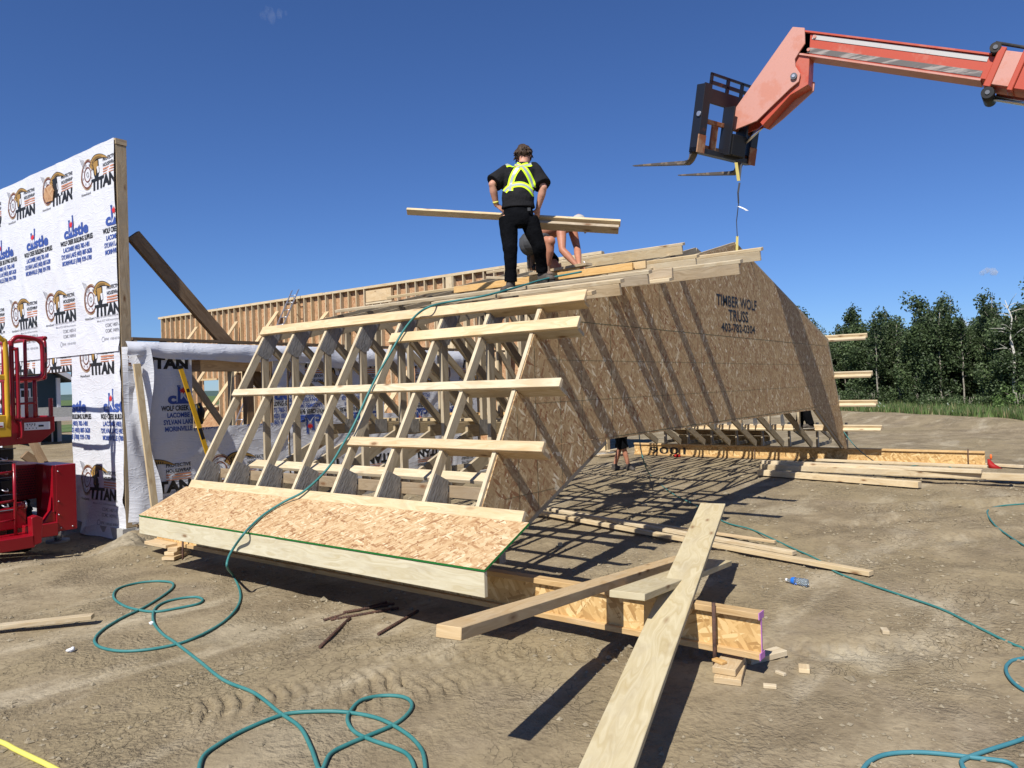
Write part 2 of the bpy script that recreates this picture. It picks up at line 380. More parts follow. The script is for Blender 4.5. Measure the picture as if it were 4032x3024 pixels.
    def mesh(s, name):
        me = bpy.data.meshes.new(name)
        me.from_pydata([tuple(v) for v in s.v], [], s.f)
        uvl = me.uv_layers.new(name='UVMap')
        flat = [c for f in s.uv for uvq in f for c in uvq]
        uvl.data.foreach_set('uv', flat)
        for mt in s.mats: me.materials.append(mt)
        me.polygons.foreach_set('material_index', s.mi); me.polygons.foreach_set('use_smooth', s.sm)
        me.update(); return me
    def build(s, name, parent=None, loc=None, bevel=0.):
        me = s.mesh(name)
        o = bpy.data.objects.new(name, me); COL.objects.link(o)
        if parent is not None:
            o.parent = parent; off = V((0, 0, 0)); q = parent
            while q is not None: off += q.location; q = q.parent
            me.transform(Matrix.Translation(-off))     # shapes are given in world coordinates
        elif loc is not None:
            me.transform(Matrix.Translation(-V(loc))); o.location = loc
        if bevel:
            b = o.modifiers.new('bevel', 'BEVEL'); b.width = bevel; b.segments = 1; b.limit_method = 'ANGLE'
        return o
def thing(name, label, cat, loc=(0, 0, 0), group=None, kind=None):
    o = bpy.data.objects.new(name, None); COL.objects.link(o); o.location = loc; o.empty_display_size = .2
    o['label'] = label; o['category'] = cat
    if group: o['group'] = group
    if kind: o['kind'] = kind
    return o
def tag(o, label, cat, group=None, kind=None):
    if label: o['label'] = label
    if cat: o['category'] = cat
    if group: o['group'] = group
    if kind: o['kind'] = kind
    return o
def copy_tree(o, parent=None, ploc=None):
    c = o.copy(); COL.objects.link(c); c.parent = parent
    for ch in list(o.children):
        copy_tree(ch, c)
    return c
def smooth_path(pts, n=8, closed=False):
    """Catmull-Rom"""
    P = [V(p) for p in pts]; out = []
    for i in range(len(P) - 1):
        p0 = P[max(i - 1, 0)]; p1 = P[i]; p2 = P[i + 1]; p3 = P[min(i + 2, len(P) - 1)]
        for k in range(n):
            t = k / n
            out.append(.5 * ((2 * p1) + (-p0 + p2) * t + (2 * p0 - 5 * p1 + 4 * p2 - p3) * t * t + (-p0 + 3 * p1 - 3 * p2 + p3) * t ** 3))
    out.append(P[-1]); return out

# ------------------------------------------------------------------ ground height
def sst(x, a, b):
    t = np.clip((x - a) / (b - a), 0, 1); return t * t * (3 - 2 * t)
def base_h(x, y):
    x = np.asarray(x, float); y = np.asarray(y, float)
    h = -.20 + .07 * sst(x, .3, 7.)
    h = h - .10 * np.exp(-(((x + .35) / .55) ** 2)) * sst(y, 5.2, 6.6) * (1 - sst(y, 8.5, 11))     # trench along the wrapped wall
    h = h + .16 * np.exp(-((x - .25) ** 2 + (y - 6.2) ** 2) / .09) + .10 * np.exp(-((x + .2) ** 2 + (y - 5.55) ** 2) / .10)
    h = h + .10 * np.exp(-((x - .55) ** 2 + (y - 5.2) ** 2) / .10)
    h = h + .34 * np.exp(-((x - 27.2 - y) / 2.6) ** 2) * sst(x, 16, 24)       # low spoil ridge before the grass
    return h
def fbm(x, y, wl, oct, seed):
    rs = np.random.RandomState(seed); tab = rs.rand(512, 512); out = 0; amp = 1.; tot = 0
    for o in range(oct):
        fx = x / wl + 37.3 * o; fy = y / wl + 11.7 * o
        ix = np.floor(fx).astype(int); iy = np.floor(fy).astype(int); tx = fx - ix; ty = fy - iy
        tx = tx * tx * (3 - 2 * tx); ty = ty * ty * (3 - 2 * ty)
        a = tab[ix % 512, iy % 512]; b = tab[(ix + 1) % 512, iy % 512]; c = tab[ix % 512, (iy + 1) % 512]; d = tab[(ix + 1) % 512, (iy + 1) % 512]
        out = out + amp * ((a * (1 - tx) + b * tx) * (1 - ty) + (c * (1 - tx) + d * tx) * ty); tot += amp; amp *= .5; wl /= 2.13
    return out / tot - .5
def ground_h(x, y):
    x = np.asarray(x, float); y = np.asarray(y, float)
    h = base_h(x, y)
    rough = sst(fbm(x, y, 1.3, 3, 5) + .5, .42, .62)
    h = h + .035 * fbm(x, y, 2.2, 3, 1)
    d = np.hypot(x + 4.8, y + 4.)
    h = h + (.006 + .042 * rough) * fbm(x, y, .23, 4, 2) * (1 - sst(d, 25, 60))
    h = h + sst(x - y, 14, 22) * (1 - sst(d, 40, 55)) * (.16 * fbm(x, y, 3.2, 3, 21) + .22 * sst(fbm(x, y, 6., 2, 9) + .5, .5, .7) * fbm(x, y, .9, 3, 22))    # broken spoil bank
    # long wheel ruts across the open ground
    for (cx, cy, ang, wd, dp) in ((9.5, -4.6, 2.35, .17, .030), (8.2, -5.9, 2.35, .17, .030), (6.9, -2.6, 2.62, .16, .022), (1.6, -3.6, 2.2, .15, .012)):
        c, s_ = math.cos(ang), math.sin(ang); u = (x - cx) * c + (y - cy) * s_; v = -(x - cx) * s_ + (y - cy) * c + .25 * fbm(x, y, 3., 2, 4)
        msk = (np.abs(u) < 6) * (1 - sst(np.abs(u), 3.5, 6))
        h = h - msk * dp * (np.exp(-(v / wd) ** 2) - .7 * np.exp(-((np.abs(v) - 1.9 * wd) / (.6 * wd)) ** 2)) + msk * np.exp(-(v / wd) ** 4) * .008 * np.sign(np.sin(u * 48 + np.abs(v) * 20))
    # tyre tread marks pressed into the soil
    for (cx, cy, ang, ln, wd) in ((-1.75, .05, -.55, 1.3, .20), (-1.2, -.62, -.5, 1.2, .22)):
        c, s_ = math.cos(ang), math.sin(ang); u = (x - cx) * c + (y - cy) * s_; v = -(x - cx) * s_ + (y - cy) * c
        msk = (np.abs(u) < ln / 2) * np.exp(-(v / wd) ** 4)
        h = h + msk * .018 * np.sign(np.sin((u + .25 * np.abs(v)) * 62)) * (.4 + fbm(x, y, .3, 2, 8) * 1.2)
    return h
def gz(x, y): return float(ground_h(x, y))
# ------------------------------------------------------------------ the ground: one sheet, fine near the viewpoint, out to the horizon
def build_ground():
    cx, cy = -4.77, -3.98
    a0 = math.atan2(.599, .801)
    fr = np.linspace(a0 - .75, a0 + .75, 760); rest = np.linspace(a0 + .75, a0 - .75 + 2 * math.pi, 90)[1:-1]
    ang = np.concatenate([fr, rest]); na = len(ang)
    rad = [.4]
    while rad[-1] < 4500: rad.append(rad[-1] * (1.0085 if 2.2 < rad[-1] < 26 else (1.03 if rad[-1] < 70 else 1.12)) + .003)
    rad = np.array(rad); nr = len(rad)
    A, Rr = np.meshgrid(ang, rad)
    x = cx + Rr * np.cos(A); y = cy + Rr * np.sin(A); z = ground_h(x, y)
    far = sst(Rr, 80, 300); z = z * (1 - far) + far * -.2
    co = np.stack([x, y, z], -1).reshape(-1, 3)
    co = np.vstack([co, [[cx, cy, gz(cx, cy)]]])
    k, j = np.meshgrid(np.arange(nr - 1), np.arange(na), indexing='ij'); j2 = (j + 1) % na
    q = np.stack([k * na + j, (k + 1) * na + j, (k + 1) * na + j2, k * na + j2], -1).reshape(-1, 4)
    me = bpy.data.meshes.new('ground'); nq = len(q); c = len(co) - 1
    tri = np.stack([np.full(na, c), np.arange(na), (np.arange(na) + 1) % na], -1)
    me.vertices.add(len(co)); me.vertices.foreach_set('co', co.ravel())
    me.loops.add(nq * 4 + na * 3); me.loops.foreach_set('vertex_index', np.concatenate([q.ravel(), tri.ravel()]))
    me.polygons.add(nq + na)
    me.polygons.foreach_set('loop_start', np.concatenate([np.arange(nq) * 4, nq * 4 + np.arange(na) * 3]))
    me.polygons.foreach_set('use_smooth', np.ones(nq + na, bool))
    me.update(calc_edges=True); me.validate()
    me.materials.append(M['dirt'])
    o = bpy.data.objects.new('ground', me); COL.objects.link(o); o['kind'] = 'structure'
build_ground()
# clods and crumbs of soil
def clods():
    mb = MB(); mi = mb.m('clod'); rnd = random.Random(3)
    n = 0
    base = [V(p) for p in ((1, 0, 0), (-1, 0, 0), (0, 1, 0), (0, -1, 0), (0, 0, 1), (0, 0, -1))]
    tri = [(0, 2, 4), (2, 1, 4), (1, 3, 4), (3, 0, 4), (2, 0, 5), (1, 2, 5), (3, 1, 5), (0, 3, 5)]
    rs = np.random.RandomState(3); N = 60000
    r = 2.6 + 14 * rs.rand(N) ** 1.6; aa = math.atan2(.599, .801) + rs.uniform(-.68, .68, N)
    X_ = -4.77 + r * np.cos(aa); Y_ = -3.98 + r * np.sin(aa); pm = fbm(X_, Y_, 1.1, 3, 5) + .5
    keep = rs.rand(N) < (pm - .40) * 2.2 + .03; X_, Y_, r = X_[keep], Y_[keep], r[keep]; Z_ = ground_h(X_, Y_)
    for x, y, z, r_ in list(zip(X_.tolist(), Y_.tolist(), Z_.tolist(), r.tolist()))[:7500]:
        s = (.004 + .013 * rnd.random() ** 3) * (1 + .09 * r_)
        if rnd.random() < .010: s *= 2.1
        i = len(mb.v); e = [rnd.uniform(.6, 1.3) for _ in range(6)]; an = rnd.uniform(0, 6.28); ca, sa = math.cos(an), math.sin(an)
        for p, k in zip(base, e):
            q = p * k * s; q.z *= .6; mb.v.append(V((x + q.x * ca - q.y * sa, y + q.x * sa + q.y * ca, z + q.z + s * .15)))
        for t in tri: mb.face([i + a_ for a_ in t], [(0, 0)] * 3, mi, False)
    o = mb.build('soil_clods'); tag(o, 'small clods and crumbs of dry soil strewn over the bare ground', 'soil', kind='stuff')
clods()
# dirt heap piles pushed up against the foundation corner
def heap(cx, cy, r, h, seed, label):
    mb = MB(); mi = mb.m('clod'); nA, nR = 26, 9; i = len(mb.v)
    for k in range(nR + 1):
        for j in range(nA):
            t = 2 * math.pi * j / nA; rr = r * k / nR * (1 + .22 * noise.noise((math.cos(t) * 1.4, math.sin(t) * 1.4, seed)))
            x = cx + rr * math.cos(t); y = cy + rr * math.sin(t); f = max(0, 1 - (k / nR) ** 1.6)
            z = gz(x, y) - .02 + h * f * (1 + .5 * noise.noise((x * 5, y * 5, seed))) + .03 * noise.noise((x * 16, y * 16, seed)) * (k < nR)
            mb.v.append(V((x, y, z)))
    for k in range(nR):
        for j in range(nA):
            j2 = (j + 1) % nA; mb.face([i + k * nA + j, i + (k + 1) * nA + j, i + (k + 1) * nA + j2, i + k * nA + j2], [(0, 0)] * 4, mi, False)
    tag(mb.build('dirt_heap'), label, 'dirt heap')
heap(-.05, 5.95, .34, .15, 1.3, 'crumbly dirt heap below the hanging end of the wrapped tall wall')
heap(.62, 5.62, .30, .12, 4.1, 'low dirt heap beside the short scrap blocks at the left end of the near joist')

# ------------------------------------------------------------------ far land: meadow, grass, hill
def meadow():
    edge = [(16, -14), (21.5, -6), (25, -2.7), (28.5, -.7), (31.5, 2.5), (33.2, 5), (36, 10), (38, 20), (36, 34), (20, 40), (6, 44), (-20, 60), (-60, 90)]
    outer = [(900, -700), (1200, -300), (1500, 0), (1500, 300), (1500, 600), (1400, 800), (1300, 1000), (1200, 1200), (1000, 1400), (700, 1500), (300, 1600), (-100, 1500), (-500, 1400)]
    mb = MB(); mi = mb.m('meadow'); n = 8
    ep = [V((*p, 0)) for p in edge]; op = [V((*p, 0)) for p in outer]
    for k in range(n + 1):
        t = (k / n) ** 3
        for a, b in zip(ep, op):
            p = a.lerp(b, t); mb.v.append(V((p.x, p.y, float(base_h(p.x, p.y)) + .03 if k < 2 else -.15)))
    m = len(edge)
    for k in range(n):
        for j in range(m - 1):
            mb.face([k * m + j, k * m + j + 1, (k + 1) * m + j + 1, (k + 1) * m + j], [(0, 0)] * 4, mi)
    o = mb.build('meadow'); o['kind'] = 'structure'
    # standing grass
    mb = MB(); g1, g2, fl = mb.m('grass'), mb.m('grass_dry'), mb.m('flower'); rnd = random.Random(5)
    for _ in range(26000):
        j = rnd.random() * 6.2; k = int(j); t = j - k
        a = V((*edge[k], 0)).lerp(V((*edge[k + 1], 0)), t)
        dr = V((.93, -.2 + .12 * k * .5, 0)).normalized()
        dd = 22 * rnd.random() ** 1.5 - .6 + 1.2 * noise.noise((a.x * .4, a.y * .4, 0)); p = a + dr * dd
        z = float(base_h(p.x, p.y)) * (1 if dd < 4 else .6) - .02
        h = rnd.uniform(.16, .42) * (1.3 if rnd.random() < .1 else 1); wd = rnd.uniform(.02, .045); an = rnd.uniform(0, 6.28)
        e = V((math.cos(an), math.sin(an), 0)) * wd; ln = V((rnd.uniform(-.5, .5), rnd.uniform(-.5, .5), 0)) * h * .6
        i = len(mb.v); mb.v += [V((p.x, p.y, z)) - e, V((p.x, p.y, z)) + e, V((p.x, p.y, z + h)) + ln]
        mb.face([i, i + 1, i + 2], [(0, 0)] * 3, g1 if rnd.random() < .78 else g2)
        if rnd.random() < .004:
            c = V((p.x, p.y, z + h)) + ln; i = len(mb.v); s = .045
            mb.v += [c + V((-s, 0, -s)), c + V((s, 0, -s)), c + V((s, s, s)), c + V((-s, s, s))]; mb.face([i, i + 1, i + 2, i + 3], [(0, 0)] * 4, fl)
    tag(mb.build('meadow_grass'), 'long green grass with a few white flowers along the edge of the dirt', 'grass', kind='stuff')
meadow()
def hills():
    mb = MB(); mi = mb.m('hill'); n = 90
    for k in range(n + 1):
        a = -.6 + 2.9 * k / n; r = 1500 + 200 * math.sin(a * 3)
        h = 5 + 4 * noise.noise((a * 3.1, 0, 0)) + 5 * math.exp(-((a - 1.08) / .18) ** 2)
        c, s = math.cos(a), math.sin(a)
        mb.v += [V((r * c, r * s, -4)), V(((r + 150) * c, (r + 150) * s, h)), V(((r + 500) * c, (r + 500) * s, -4))]
    for k in range(n):
        i = k * 3
        mb.face([i, i + 3, i + 4, i + 1], [(0, 0)] * 4, mi, True); mb.face([i + 1, i + 4, i + 5, i + 2], [(0, 0)] * 4, mi, True)
    o = mb.build('hills'); o['kind'] = 'structure'
hills()

# ------------------------------------------------------------------ trees
def leaf_cloud(mb, mi, c, rx, rz, n, s, rnd):
    for _ in range(n):
        d = V((rnd.gauss(0, 1), rnd.gauss(0, 1), rnd.gauss(0, 1))); d.normalize()
        p = V(c) + V((d.x * rx, d.y * rx, d.z * rz)) * (rnd.random() ** .45)
        nn = V((rnd.gauss(0, 1), rnd.gauss(0, 1), rnd.gauss(0, 1) + .7)).normalized(); e = nn.orthogonal().normalized(); f = nn.cross(e)
        an = rnd.uniform(0, 6.28); e, f = e * math.cos(an) + f * math.sin(an), f * math.cos(an) - e * math.sin(an)
        q = s * rnd.uniform(.6, 1.3); i = len(mb.v)
        mb.v += [p - e * q, p - f * q * .6, p + e * q, p + f * q * .6]; mb.face([i, i + 1, i + 2, i + 3], [(0, 0)] * 4, mi)
def tree_proto(seed, H, leaf, wide=1., dense=1., trunk_r=.06, low=.12):
    rnd = random.Random(seed); t = thing('poplar_tree', '', 'tree')
    tb = MB(); cb = MB(); ml = cb.m(leaf)
    lean = V((rnd.uniform(-.3, .3), rnd.uniform(-.3, .3), 0))
    path = [V((0, 0, -.3)) + lean * (k / 7) ** 2 + V((rnd.uniform(-.05, .05), rnd.uniform(-.05, .05), H * .97 * k / 7)) for k in range(8)]
    tb.tube(path, [trunk_r * (1 - .85 * k / 7) + .008 for k in range(8)], 'bark', 6)
    nb = 21
    for k in range(nb):
        f = low + (.96 - low) * k / nb; h = H * f
        i = min(6, int(f * 7)); p = path[i].lerp(path[i + 1], f * 7 - i)
        an = rnd.uniform(0, 6.28); ln = wide * (.95 - .62 * abs(f - .45)) * rnd.uniform(.5, 1.15) * H * .17
        q = p + V((math.cos(an) * ln, math.sin(an) * ln, ln * rnd.uniform(.3, 1.1)))
        tb.tube([p, p.lerp(q, .5) + V((0, 0, -.04)), q], [trunk_r * .35 * (1 - .6 * f), trunk_r * .22, .006], 'bark', 4)
        for m_ in range(3):
            c = p.lerp(q, rnd.uniform(.35, 1.08)) + V((rnd.uniform(-.15, .15), rnd.uniform(-.15, .15), rnd.uniform(-.2, .25)))
            r = rnd.uniform(.22, .50) * wide
            leaf_cloud(cb, ml, c, r, r * 1.15, int(34 * dense * (r / .3) ** 2), .085, rnd)
    leaf_cloud(cb, ml, path[-1] + V((0, 0, .05)), .16, .35, int(30 * dense), .065, rnd)
    tb.build('trunk', t); cb.build('crown', t)
    return t
kinds = [('tall dark green poplar in the grove beyond the grass', 'leaf_dark'), ('mid green bushy poplar in the grove beyond the grass', 'leaf_mid'), ('slim dark poplar with a bare upper trunk in the grove', 'leaf_dark'), ('broad dark green poplar in the grove edge', 'leaf_dark'), ('thin young green poplar among the grove trees', 'leaf_mid')]
protos = [tree_proto(11, 5.9, 'leaf_dark', 1.15, 1.1), tree_proto(23, 5.3, 'leaf_mid', 1.3, 1.1), tree_proto(35, 6.1, 'leaf_dark', .75, .8, .05, .4), tree_proto(47, 5.0, 'leaf_dark', 1.5, 1.25), tree_proto(59, 4.7, 'leaf_mid', .7, .9, .04)]
rnd = random.Random(99); cnt = 0
for row, (rd, n) in enumerate(((0, 38), (1.7, 36), (3.6, 36), (6.2, 34), (9.5, 34))):
    for k in range(n):
        f = (k + rnd.uniform(-.4, .4)) / n
        # along the grove edge, from left-behind the gable to beyond the frame's right
        a = V((52.5, 17.5, 0)).lerp(V((34.5, -12.5, 0)), f) + V((.86, -.5, 0)) * (rd + rnd.uniform(-.7, .7)) + V((rnd.uniform(-.4, .4), rnd.uniform(-.4, .4), 0))
        pk = (cnt * 7 + row) % 5; pr = protos[pk]
        t = pr if cnt >= 0 and not pr.get('used') else copy_tree(pr)
        pr['used'] = 1
        if 'used' in t.keys() and t is not pr: del t['used']
        t['label'] = kinds[pk][0]; t['group'] = 'poplars of kind %s in the grove' % ['tall dark', 'bushy', 'slim', 'broad', 'young'][pk]; t['category'] = 'tree'
        t.location = (a.x, a.y, -.2); t.rotation_euler.z = rnd.uniform(0, 6.28)
        sc = rnd.uniform(.78, .99) * (1 + .05 * row) * (.96 + .10 * math.sin(k * 1.3)); t.scale = (sc, sc, sc * rnd.uniform(.92, 1.08)); cnt += 1
for pr in protos: del pr['used']
# pale dead tree and a round bush at the edge
t = thing('dead_tree', 'pale leafless dead tree standing among the green poplars', 'tree', (39.9, -1.7, -.2)); rnd = random.Random(4)
mb = MB(); tp = [V((39.9, -1.7, -.3)), V((39.85, -1.65, 1.2)), V((39.95, -1.7, 2.6)), V((39.8, -1.55, 3.6)), V((39.95, -1.65, 4.4)), V((39.7, -1.4, 5.3))]
mb.tube(tp, [.09, .08, .065, .05, .035, .012], 'dead_wood', 7); mb.build('trunk', t)
for k in range(15):
    mb = MB()
    f = rnd.uniform(.35, .97) * 5; i = min(4, int(f)); p = tp[i].lerp(tp[i + 1], f - i); an = rnd.uniform(0, 6.28); ln = rnd.uniform(.3, 1.0)
    q = p + V((math.cos(an) * ln, math.sin(an) * ln, rnd.uniform(.0, .8) * ln)); mb.tube([p, p.lerp(q, .5) + V((0, 0, .08)), q], [.022, .014, .005], 'dead_wood', 5); mb.build('branch', t)
def bush(x, y, r, h, leaf, label, seed):
    rnd = random.Random(seed); t = thing('round_bush', label, 'bush', (x, y, -.2)); cb = MB(); ml = cb.m(leaf)
    for k in range(26):
        a = rnd.uniform(0, 6.28); q = rnd.random() ** .5 * r; c = V((x + q * math.cos(a), y + q * math.sin(a), -.2 + h * rnd.uniform(.2, .9) * (1 - .5 * (q / r) ** 2)))
        leaf_cloud(cb, ml, c, .28, .26, 46, .06, rnd)
    tb = MB()
    for k in range(5): tb.tube([V((x, y, -.3)), V((x + rnd.uniform(-.3, .3), y + rnd.uniform(-.3, .3), h * .5))], [.02, .008], 'bark', 5)
    tb.build('stem', t); cb.build('foliage', t)
bush(37.6, -2.0, 1.15, 1.55, 'leaf_light', 'round light green bush in front of the poplars at the right', 3)
bush(37.0, -3.6, .9, .8, 'leaf_light', 'low light green bush right of the round one at the grove edge', 8)
bush(41.0, 2.0, .8, 1.0, 'leaf_mid', 'small mid green bush at the foot of the grove', 12)
rb = random.Random(77)
for k in range(22):
    f = (k + rb.uniform(.1, .9)) / 22; p = V((51.2, 16.5, 0)).lerp(V((33.6, -11.5, 0)), f) + V((rb.uniform(-.6, .6), rb.uniform(-.6, .6), 0))
    bush(p.x, p.y, rb.uniform(.7, 1.3), rb.uniform(.9, 1.9), 'leaf_dark' if k % 3 else 'leaf_mid', 'dark low brush growing along the foot of the grove', 200 + k)
    [o for o in bpy.data.objects if o.name.startswith('round_bush') and o.get('label', '').startswith('dark low brush') and 'group' not in o.keys()][0]['group'] = 'low brush along the foot of the grove'
bush(45.5, 7.8, 1.0, 1.2, 'leaf_mid', 'mid green bush at the grove foot just right of the gable', 15)

# ------------------------------------------------------------------ dark house behind the building
def house():
    t = thing('dark_house', 'dark blue-grey house with a grey shingle roof seen through the wall opening', 'house', (7.5, 33.5, -.2))
    mb = MB(); mb.box((3.2, 32.2, -.3), (9.9, 41, 2.75), 'siding')
    mb.prism([(3.2, 32.2, 2.75), (9.9, 32.2, 2.75), (6.55, 32.2, 4.6)], (0, 8.8, 0), 'siding'); mb.build('wall', t)
    mb = MB(); mb.board((2.6, 36.6, 2.55), (6.55, 36.6, 4.85), (0, 4.9, 0), (-.03, 0, .05), 'shingle'); mb.board((10.5, 36.6, 2.55), (6.55, 36.6, 4.85), (0, 4.9, 0), (.03, 0, .05), 'shingle')
    mb.board((7.0, 31.2, 1.15), (10.6, 31.2, 1.15), (0, 1.2, .25), (0, -.02, .05), 'shingle'); mb.build('roof', t)
    mb = MB(); mb.board((2.55, 31.66, 2.5), (6.55, 31.66, 4.82), (0, .02, 0), (-.05, 0, .09), 'white'); mb.board((10.55, 31.66, 2.5), (6.55, 31.66, 4.82), (0, .02, 0), (.05, 0, .09), 'white')
    mb.box((6.95, 29.95, .84), (10.65, 30.0, 1.0), 'white'); mb.build('fascia_trim', t); mb = MB(); mb.box((9.78, 32.1, -.2), (9.93, 32.22, 2.7), 'white'); mb.build('corner_trim', t)
    for x0, x1, z0, z1 in ((8.3, 8.75, 1.65, 2.25), (9.0, 9.6, -.2, .55)):
        f = MB(); f.box((x0, 32.15, z0), (x1, 32.21, z1), 'white'); fo = f.build('window', t)
        g = MB(); g.box((x0 + .08, 32.13, z0 + .08), (x1 - .08, 32.16, z1 - .08), 'black'); g.build('pane', fo)
    p = MB(); p.tube([(8.25, 30.1, -.2), (8.25, 30.1, .9)], .06, 'white', 8); p.build('porch_post', t)
house()

# ------------------------------------------------------------------ wrapped walls
PRINT_CACHE = {}
def text_polys(s, size, bold=0., sx=1.):
    key = (s, size, bold, sx)
    if key in PRINT_CACHE: return PRINT_CACHE[key]
    cu = bpy.data.curves.new('t', 'FONT'); cu.body = s; cu.size = size; cu.offset = bold * size; cu.resolution_u = 3; cu.fill_mode = 'FRONT' if hasattr(cu, 'fill_mode') else cu.fill_mode
    ob = bpy.data.objects.new('t', cu); COL.objects.link(ob)
    dg = bpy.context.evaluated_depsgraph_get(); me = bpy.data.meshes.new_from_object(ob.evaluated_get(dg))
    vs = [(v.co.x * sx, v.co.y) for v in me.vertices]; fs = [tuple(p.vertices) for p in me.polygons]
    x0 = min(v[0] for v in vs); x1 = max(v[0] for v in vs)
    vs = [(x - x0, y) for x, y in vs]
    bpy.data.objects.remove(ob); bpy.data.meshes.remove(me); bpy.data.curves.remove(cu)
    PRINT_CACHE[key] = (vs, fs, x1 - x0); return PRINT_CACHE[key]
class Prints:
    """flat ink shapes in sheet coordinates (u right, v up), layers by height"""
    def __init__(s): s.it = []
    def text(s, st, u, v, capsize, ink, width=None, bold=.02, lay=0):
        size = capsize / .69
        vs, fs, wd = text_polys(st, size, bold)
        k = width / wd if width else 1.
        s.it.append(([(u + x * k, v + y) for x, y in vs], fs, ink, lay))
    def poly(s, pts, ink, lay=0): s.it.append((list(pts), [tuple(range(len(pts)))], ink, lay))
    def ring(s, cu, cv, ro, ri, ink, a0=0, a1=2 * math.pi, n=26, ex=1., lay=0):
        vs = []; fs = []
        for k in range(n + 1):
            t = a0 + (a1 - a0) * k / n
            vs += [(cu + ro * ex * math.cos(t), cv + ro * math.sin(t)), (cu + ri * ex * math.cos(t), cv + ri * math.sin(t))]
        for k in range(n): fs.append((2 * k + 1, 2 * k, 2 * k + 2, 2 * k + 3))
        s.it.append((vs, fs, ink, lay))
    def titan(s, u, v):
        """emblem + TITAN, baseline left (u,v)"""
        s.text('TITAN', u, v, .150, 'ink_black', .74, .055)
        s.text('HomeGuard', u - .30, v - .035, .035, 'ink_black', .28, .01)
        for k in range(3): s.poly([(u + .36, v + .165 + .034 * k), (u + .74, v + .165 + .034 * k), (u + .74, v + .177 + .034 * k + .005 * k), (u + .36, v + .177 + .034 * k + .005 * k)], 'ink_stripe')
        s.text('HOUSEWRAP', u + .36, v + .275, .050, 'ink_black', .38, .02)
        s.text('PROTECTIVE', u + .36, v + .355, .050, 'ink_black', .38, .02)
        cu, cv = u - .11, v + .255
        s.ring(cu, cv, .205, .180, 'ink_brown', .12 * math.pi, 1.80 * math.pi, 30, .9)
        s.ring(cu, cv, .222, .212, 'ink_gold', .16 * math.pi, 1.7 * math.pi, 26, .9)
        s.ring(cu, cv, .112, .092, 'ink_brown', 0, 2 * math.pi, 24, .9)
        s.ring(cu, cv, .040, .028, 'ink_grey', 0, 2 * math.pi, 12, .9)
        for k in range(8):
            t = k * math.pi / 4 + .3; s.ring(cu + .146 * .9 * math.cos(t), cv + .146 * math.sin(t), .015, .009, 'ink_brown', 0, 2 * math.pi, 8)
        for k in range(4): s.poly([(cu - .25 + .035 * k, cv + .27 - .01 * k), (cu - .243 + .035 * k, cv + .275 - .01 * k), (cu - .12 + .03 * k, cv + .11), (cu - .128 + .03 * k, cv + .105)], 'ink_grey', 1)
        top = [V((cu + a_, cv + b_, 0)) for a_, b_ in ((.06, .10), (.13, .185), (.22, .228), (.32, .235), (.43, .215), (.53, .175), (.615, .125))]
        bot = [V((cu + a_, cv + b_, 0)) for a_, b_ in ((.17, .03), (.20, .10), (.26, .145), (.33, .160), (.42, .155), (.52, .140), (.60, .122))]
        top, bot = smooth_path(top, 3), smooth_path(bot, 3); vs = []; fs = []; vi = []
        for a, b in zip(top, bot): vs += [(a.x, a.y), (b.x, b.y)]; m1 = a.lerp(b, .16); m2 = a.lerp(b, .86); vi += [(m1.x, m1.y), (m2.x, m2.y)]
        for k in range(len(top) - 1): fs.append((2 * k + 1, 2 * k + 3, 2 * k + 2, 2 * k))
        s.it.append((vs, fs, 'ink_black', 0)); s.it.append((vi, fs, 'ink_gold', 1))
        for k in range(2, 13): a, b = top[k], bot[k]; m1 = a.lerp(b, .45); s.poly([(b.x - .008, b.y), (b.x + .004, b.y), (m1.x + .002, m1.y), (m1.x - .012, m1.y)], 'ink_black', 2)
        s.poly([(cu + .165, cv + .15), (cu + .335, cv + .155), (cu + .35, cv - .01), (cu + .31, cv - .12), (cu + .24, cv - .13), (cu + .19, cv - .04)], 'ink_black', 1)
        s.poly([(cu + .185, cv + .14), (cu + .318, cv + .145), (cu + .325, cv + .04), (cu + .275, cv + .03), (cu + .255, cv - .06), (cu + .225, cv - .05), (cu + .205, cv + .02)], 'ink_gold', 2)
        s.poly([(cu + .29, cv + .055), (cu + .352, cv + .06), (cu + .36, cv - .03), (cu + .315, cv - .04)], 'ink_white', 3)
    def fine(s, u, v):
        s.text('Tested to CAN/CGSB-51.32-M77', u + .02, v + .28, .028, 'ink_grey', .72, .004)
        s.text('Meets ICC-A38 Requirements', u + .08, v + .225, .028, 'ink_grey', .66, .004)
        s.text('CCMC 14071-R', u + .32, v + .140, .048, 'ink_grey', .42, .012)
        s.text('CCMC 14099-R', u + .32, v + .062, .048, 'ink_grey', .42, .012)
        s.text('EPAK  1 800 665 8083', u + .30, v - .045, .034, 'ink_grey', .44, .008)
        s.ring(u + .25, v - .028, .042, .034, 'ink_grey', 0, 2 * math.pi, 6)
    def castle(s, u, v):
        """castle logo with dealer lines, left end u, baseline v of the logo"""
        s.text('c', u, v, .155, 'ink_blue', .14, .05); s.text('stle', u + .335, v, .155, 'ink_blue', .47, .045)
        s.poly([(u + .125, v - .01), (u + .345, v - .01), (u + .245, v + .12)], 'ink_blue', 0)
        for q in (u + .155, u + .280):
            hgt = .29 if q > u + .2 else .235
            s.poly([(q, v + .02), (q + .046, v + .02), (q + .046, v + hgt), (q, v + hgt)], 'ink_blue', 0)
        s.poly([(u + .17, v + .035), (u + .245, v + .13), (u + .320, v + .035), (u + .305, v + .02), (u + .245, v + .10), (u + .185, v + .02)], 'ink_white', 1)
        for q in ():
            hgt = 0
